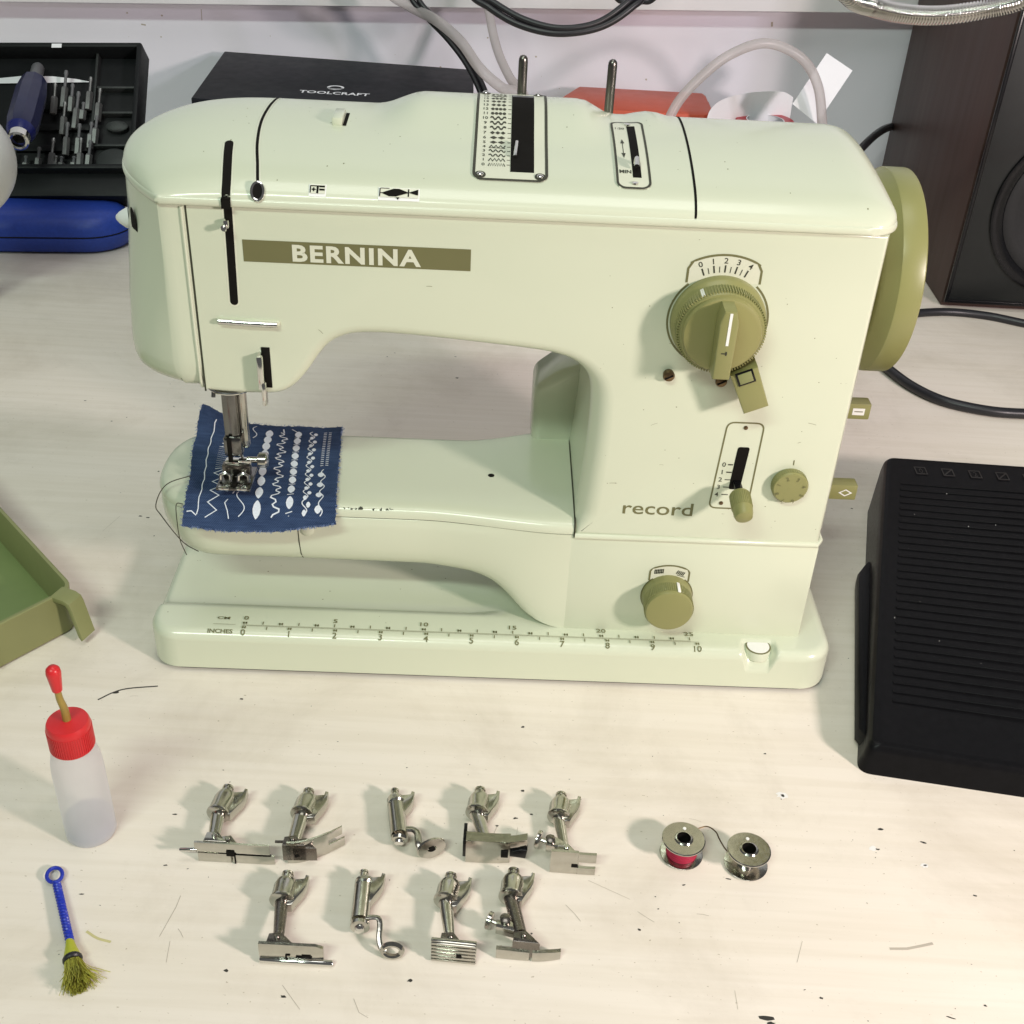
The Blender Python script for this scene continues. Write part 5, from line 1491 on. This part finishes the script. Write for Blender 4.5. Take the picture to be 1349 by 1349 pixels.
# white globe at the left edge
g = Vector((-47.9, 96.5, 0))
r = thing('globe_lamp', 'rounded glossy white globe just entering the picture at its left edge', 'lamp', tuple(g))
mb = MB(); mb.lathe([(.8, 7.6)]+[(5.0*math.sin(PI*k/24), 12.7-5.0*math.cos(PI*k/24)) for k in range(3, 24)]+[(.0001, 17.7)], 48, cap1=False); mb.build('globe', M['white'], r)
mb = MB(); mb.lathe([(1.0, 0), (1.0, .5), (.7, .8), (.6, 7.9)], 24); mb.build('stand', M['white'], r)

# black card box with printed mark
ZB = 12.4
q = [G(268, 122, ZB), G(297, 68, ZB), G(620, 95, ZB), G(605, 150, ZB)]
r = thing('card_box', 'flat black box with small white lettering lying behind the machine', 'box', (q[0].x, q[0].y, 0))
O = Vector((q[0].x, q[0].y, 0))
L = (q[2]-q[1]).length
e1 = Vector((1, -.075, 0)).normalized(); e2 = Vector((-.06, 1, 0)).normalized()
b1 = q[1]-O; b1.z = 0; b2 = b1+e1*L
def box_outline(o_): return [b1+(-e1+e2)*o_, b2+(e1+e2)*o_, b2-e2*19+(e1-e2)*o_, b1-e2*19-(e1+e2)*o_]
cM = Matrix.Identity(4)
mb = MB(); mb.prism(box_outline(0), 0, ZB-2.5, bev=.08); mb.build('box_base', M['box_black'], r)
mb = MB(); mb.prism(box_outline(.15), ZB-2.5, ZB, bev=.10); mb.build('box_lid', M['box_black'], r)
t0 = G(440, 119, ZB); iM = cM.inverted() @ (t0-O)
p = Print(); p.text('TOOLCRAFT', iM.x+.2, iM.y-1.5, .95, .95, .02)
p.stroke([(iM.x+.75*math.cos(a), iM.y+1.1+.62*math.sin(a)) for a in [2*PI*k/20 for k in range(20)]], .28, True)
p.stroke([(iM.x-.75, iM.y+.95), (iM.x-.5, iM.y+.5), (iM.x, iM.y+.3), (iM.x+.5, iM.y+.5), (iM.x+.75, iM.y+.95)], .3)
p.build('printed_mark', M['paper'], r, lambda u, v: cM @ Vector((u, v, ZB+.012)))

# red plastic case
ZR = 11.0
a, b, c = G(762, 113, ZR), G(922, 115, ZR), G(926, 147, ZR)
r = thing('red_case', 'red plastic tool case standing behind the spool pins', 'tool case', (a.x, a.y, 0))
L = (b-a).length
mb = MB(); mb.prism([(0, 0), (L, 0), (L+.25, -1), (L+.3, -8), (L-.8, -9), (-1.5, -9), (-2.2, -5.5)], 0, ZR, bev=.35); mb.build('case_body', M['red_box'], r)
mb = MB(); mb.box((L+.35, -3.2, ZR-2.2), (.5, 4.2, 3.2), .2); mb.build('end_latch', M['red_box'], r)
mb = MB(); mb.lathe([(.3, 0), (.3, .2)], 12, tr(L+.6, -3.5, ZR-1.8) @ rot('Y', PI/2)); mb.build('latch_hole', M['slot'], r)
# red tape roll and white band beside it
g = GY(1008, 159, 128)
r = thing('tape_roll', 'dark red roll of tape showing behind the right end of the lid', 'tape', (g.x, g.y, 0))
mb = MB(); mb.lathe([(2.0, g.z-2.6), (3.1, g.z-2.6), (3.1, g.z), (3.0, g.z+.1), (2.0, g.z+.1)], 40, None, False, False); mb.build('roll', M['tape'], r)
mb = MB(); mb.lathe([(1.9, g.z-2.6), (2.02, g.z-2.6), (2.02, g.z+.12), (1.9, g.z+.12)], 36, None, False, False); mb.build('roll_core', M['paper'], r)
mb = MB(); mb.lathe([(2.9, 0), (2.9, g.z-2.65)], 30); mb.build('roll_holder', M['grey'], r)
bp_ = spline([GY(930, 160, 126), GY(937, 143, 126), GY(955, 130, 127), GY(990, 122, 129), GY(1030, 121, 130), GY(1045, 128, 130)], 6)
mb = MB(); mb.grid([[p_+Vector((0, 0, 0)) for p_ in bp_], [Vector((p_.x+.3, p_.y+.8, .05)) for p_ in bp_]])
mb.grid([[p_+Vector((0, .06, 0)) for p_ in bp_], [Vector((p_.x+.3, p_.y+.86, .05)) for p_ in bp_]])
tag(mb.build('paper_strip', M['paper']), 'curled white paper strip bending behind the red tape roll', 'paper strip')
# white card
q = [GY(1089, 70, 121), GY(1123, 93, 120.5), GY(1076, 163, 119), GY(1044, 137, 119.5)]
mb = MB(); mb.add(q+[p_+Vector((.02, .06, 0)) for p_ in q], [(0, 1, 2, 3), (7, 6, 5, 4), (0, 4, 5, 1), (1, 5, 6, 2), (2, 6, 7, 3), (3, 7, 4, 0)])
cd = tag(mb.build('card', M['paper'], smooth=False), 'blank white card standing tilted behind the clear hose', 'card')
mb = MB(); mb.tube([q[2]+Vector((-.9, .15, -.1)), Vector((q[2].x-.9, q[2].y+.15, .3))], .12, 8); mb.lathe([(1.6, 0), (1.6, .3), (.2, .4)], 24, tr(q[2].x-.6, q[2].y+.15, 0)); mb.build('card_stand', M['nickel_dark'], cd)

# hoses and cables
def hose(name, pts, r_, m, label, cat, n=10, ends='  '):
    p, q = pts[0], pts[-1]
    if ends[0] == 'u': pts = [p+(p-pts[1]).normalized()*9+Vector((0, 2, 16)), p+(p-pts[1]).normalized()*5+Vector((0, .5, 4))]+pts
    if ends[0] == 'd': pts = [Vector((p.x-1.5, p.y+2, r_)), Vector((p.x-.8, p.y+.6, p.z*.5))]+pts
    if ends[1] == 'u': pts = pts+[q+(q-pts[-2]).normalized()*5+Vector((0, .5, 4)), q+(q-pts[-2]).normalized()*9+Vector((0, 2, 16))]
    if ends[1] == 'd': pts = pts+[Vector((q.x+.8, q.y+.6, q.z*.5)), Vector((q.x+1.5, q.y+2, r_))]
    mb = MB(); mb.tube(spline(pts, n), r_, 12); return tag(mb.build(name, M[m]), label, cat)
hose('hose', [GY(870, 190, 113), GY(890, 140, 114), GY(922, 103, 115), GY(962, 72, 116), GY(1010, 57, 117), GY(1055, 76, 117), GY(1077, 112, 117), GY(1083, 160, 117), GY(1084, 190, 117)], .46, 'hose', 'cloudy clear hose arching behind the right end of the lid', 'hose', ends='dd')
hose('hose', [GY(505, -20, 128), GY(540, 8, 127), GY(575, 27, 125), GY(607, 55, 122), GY(632, 90, 119), GY(660, 115, 118), GY(690, 135, 117)], .52, 'hose', 'cloudy clear hose crossing over the black double cable at the left', 'hose', ends='ud')
hose('hose', [GY(640, -20, 133), GY(645, 20, 131), GY(655, 65, 127), GY(672, 103, 122), GY(692, 132, 119)], .46, 'hose', 'pinkish clear hose hanging straight down behind the left spool pin', 'hose', ends='ud')
for k, dx in enumerate((0, 9)):
    hose('cable', [GY(536+dx, -15, 127), GY(560+dx*.9, 20, 126), GY(590+dx*.8, 52, 125), GY(614+dx*.8, 84, 124), GY(632+dx*.8, 120, 123), GY(640+dx*.8, 150, 122)], .27, 'rubber',
         'black cable running down behind the machine, %s of the pair' % ('left' if k == 0 else 'right'), 'cable', ends='ud')
hose('cable', [GY(612, -20, 108), GY(645, 10, 107), GY(685, 33, 106), GY(735, 44, 105.5), GY(790, 36, 106), GY(832, 10, 107), GY(855, -20, 108)], .30, 'rubber', 'black cable sagging in front of the shelf, lower of the two', 'cable', ends='uu')
hose('cable', [GY(618, -22, 108), GY(652, 4, 107), GY(692, 26, 106), GY(738, 37, 105.5), GY(786, 30, 106), GY(825, 4, 107), GY(846, -22, 108)], .27, 'rubber', 'black cable sagging in front of the shelf, upper of the two', 'cable', ends='uu')
hose('cable', [GY(805, -12, 111), GY(825, 2, 111), GY(845, 3, 111), GY(870, -10, 111)], .2, 'rubber', 'thin black cable loop at the top edge right of the sagging cables', 'cable', ends='uu')
hose('power_cord', [G(1120, 430, .5), G(1150, 468, .45), G(1175, 490, .45), G(1205, 511, .45), G(1245, 529, .45), G(1300, 541, .45), G(1349, 545, .45), G(1420, 546, .45)], .42, 'rubber', 'thick black power cord curving out from under the handwheel', 'cable')
hose('cable', [G(1170, 420, .35), G(1205, 413, .35), G(1250, 411, .35), G(1300, 416, .35), G(1349, 426, .35), G(1420, 440, .35)], .38, 'rubber', 'black cable lying along the bottom of the loudspeaker', 'cable')
hose('cable', [GY(1120, 215, 122), GY(1140, 190, 123), GY(1160, 173, 130), GY(1178, 166, 137), GY(1215, 160, 140)], .42, 'rubber', 'short black cable bend between the lid and the loudspeaker', 'cable', ends='d ')
# braided metal hose at top right
pp = spline([GY(1060, -260, 88), GY(1085, -60, 88), GY(1118, -6, 89), GY(1150, 9, 90), GY(1190, 18, 90), GY(1240, 20, 90), GY(1300, 12, 90), GY(1349, -1, 89), GY(1400, -35, 88), GY(1440, -260, 88)], 16)
r = thing('braided_hose', 'shiny braided metal hose hanging across the top right corner', 'hose', tuple(pp[60]))
O = pp[60].copy()
hp_ = []
for i in range(len(pp)-1):
    for k in range(5): hp_.append(pp[i].lerp(pp[i+1], k/5)-O)
nseg = len(hp_)
mb = MB(); mb.tube(hp_, lambda t: .56+.13*math.sin(t*(nseg-1)*2*PI/6.0), 14); mb.build('ribbed_sleeve', M['chrome'], r, ang=80)
mb = MB(); mb.tube([q+Vector((0, .25, -.50)) for q in hp_], lambda t: .17+.09*math.sin(t*(nseg-1)*2*PI/6.0), 8); mb.build('lower_seam', M['nickel'], r, ang=80)

# loudspeaker
r = thing('loudspeaker', 'tall dark brown loudspeaker with black front at the right edge', 'loudspeaker', (40.2, 107, 0))
mb = MB(); mb.box((11, 15.2, 19), (22, 29, 38), .15); mb.build('cabinet', M['speaker_wood'], r)
mb = MB(); mb.box((11, .35, 14.0), (21.6, .7, 26.6), .12); mb.build('front_baffle', M['speaker_black'], r)
mb = MB(); mb.box((11, .35, 32.8), (21.6, .7, 10), .12); mb.build('upper_panel', M['speaker_top'], r)
for c_, s_ in (((.18, -.05, 14), (.36, .25, 26.6)), ((11, -.05, .85), (21.3, .25, .3)), ((11, -.05, 27.2), (21.6, .25, .3))):
    mb = MB(); mb.box(c_, s_, .05); mb.build('baffle_edge', M['black'], r)
wM = tr(10.3, -.02, 10.2) @ rot('X', PI/2)
mb = MB(); mb.lathe([(8.2, 0), (8.2, .25), (7.8, .35), (7.2, .2), (7.0, -.02)], 64, wM, False, False); wf = mb.build('woofer_ring', M['black'], r)
mb = MB(); mb.lathe([(7.0, .02), (6.4, .22), (5.9, .05), (3, .02), (.0001, .05)], 56, wM, False, False); mb.build('woofer_cone', M['cone'], r)
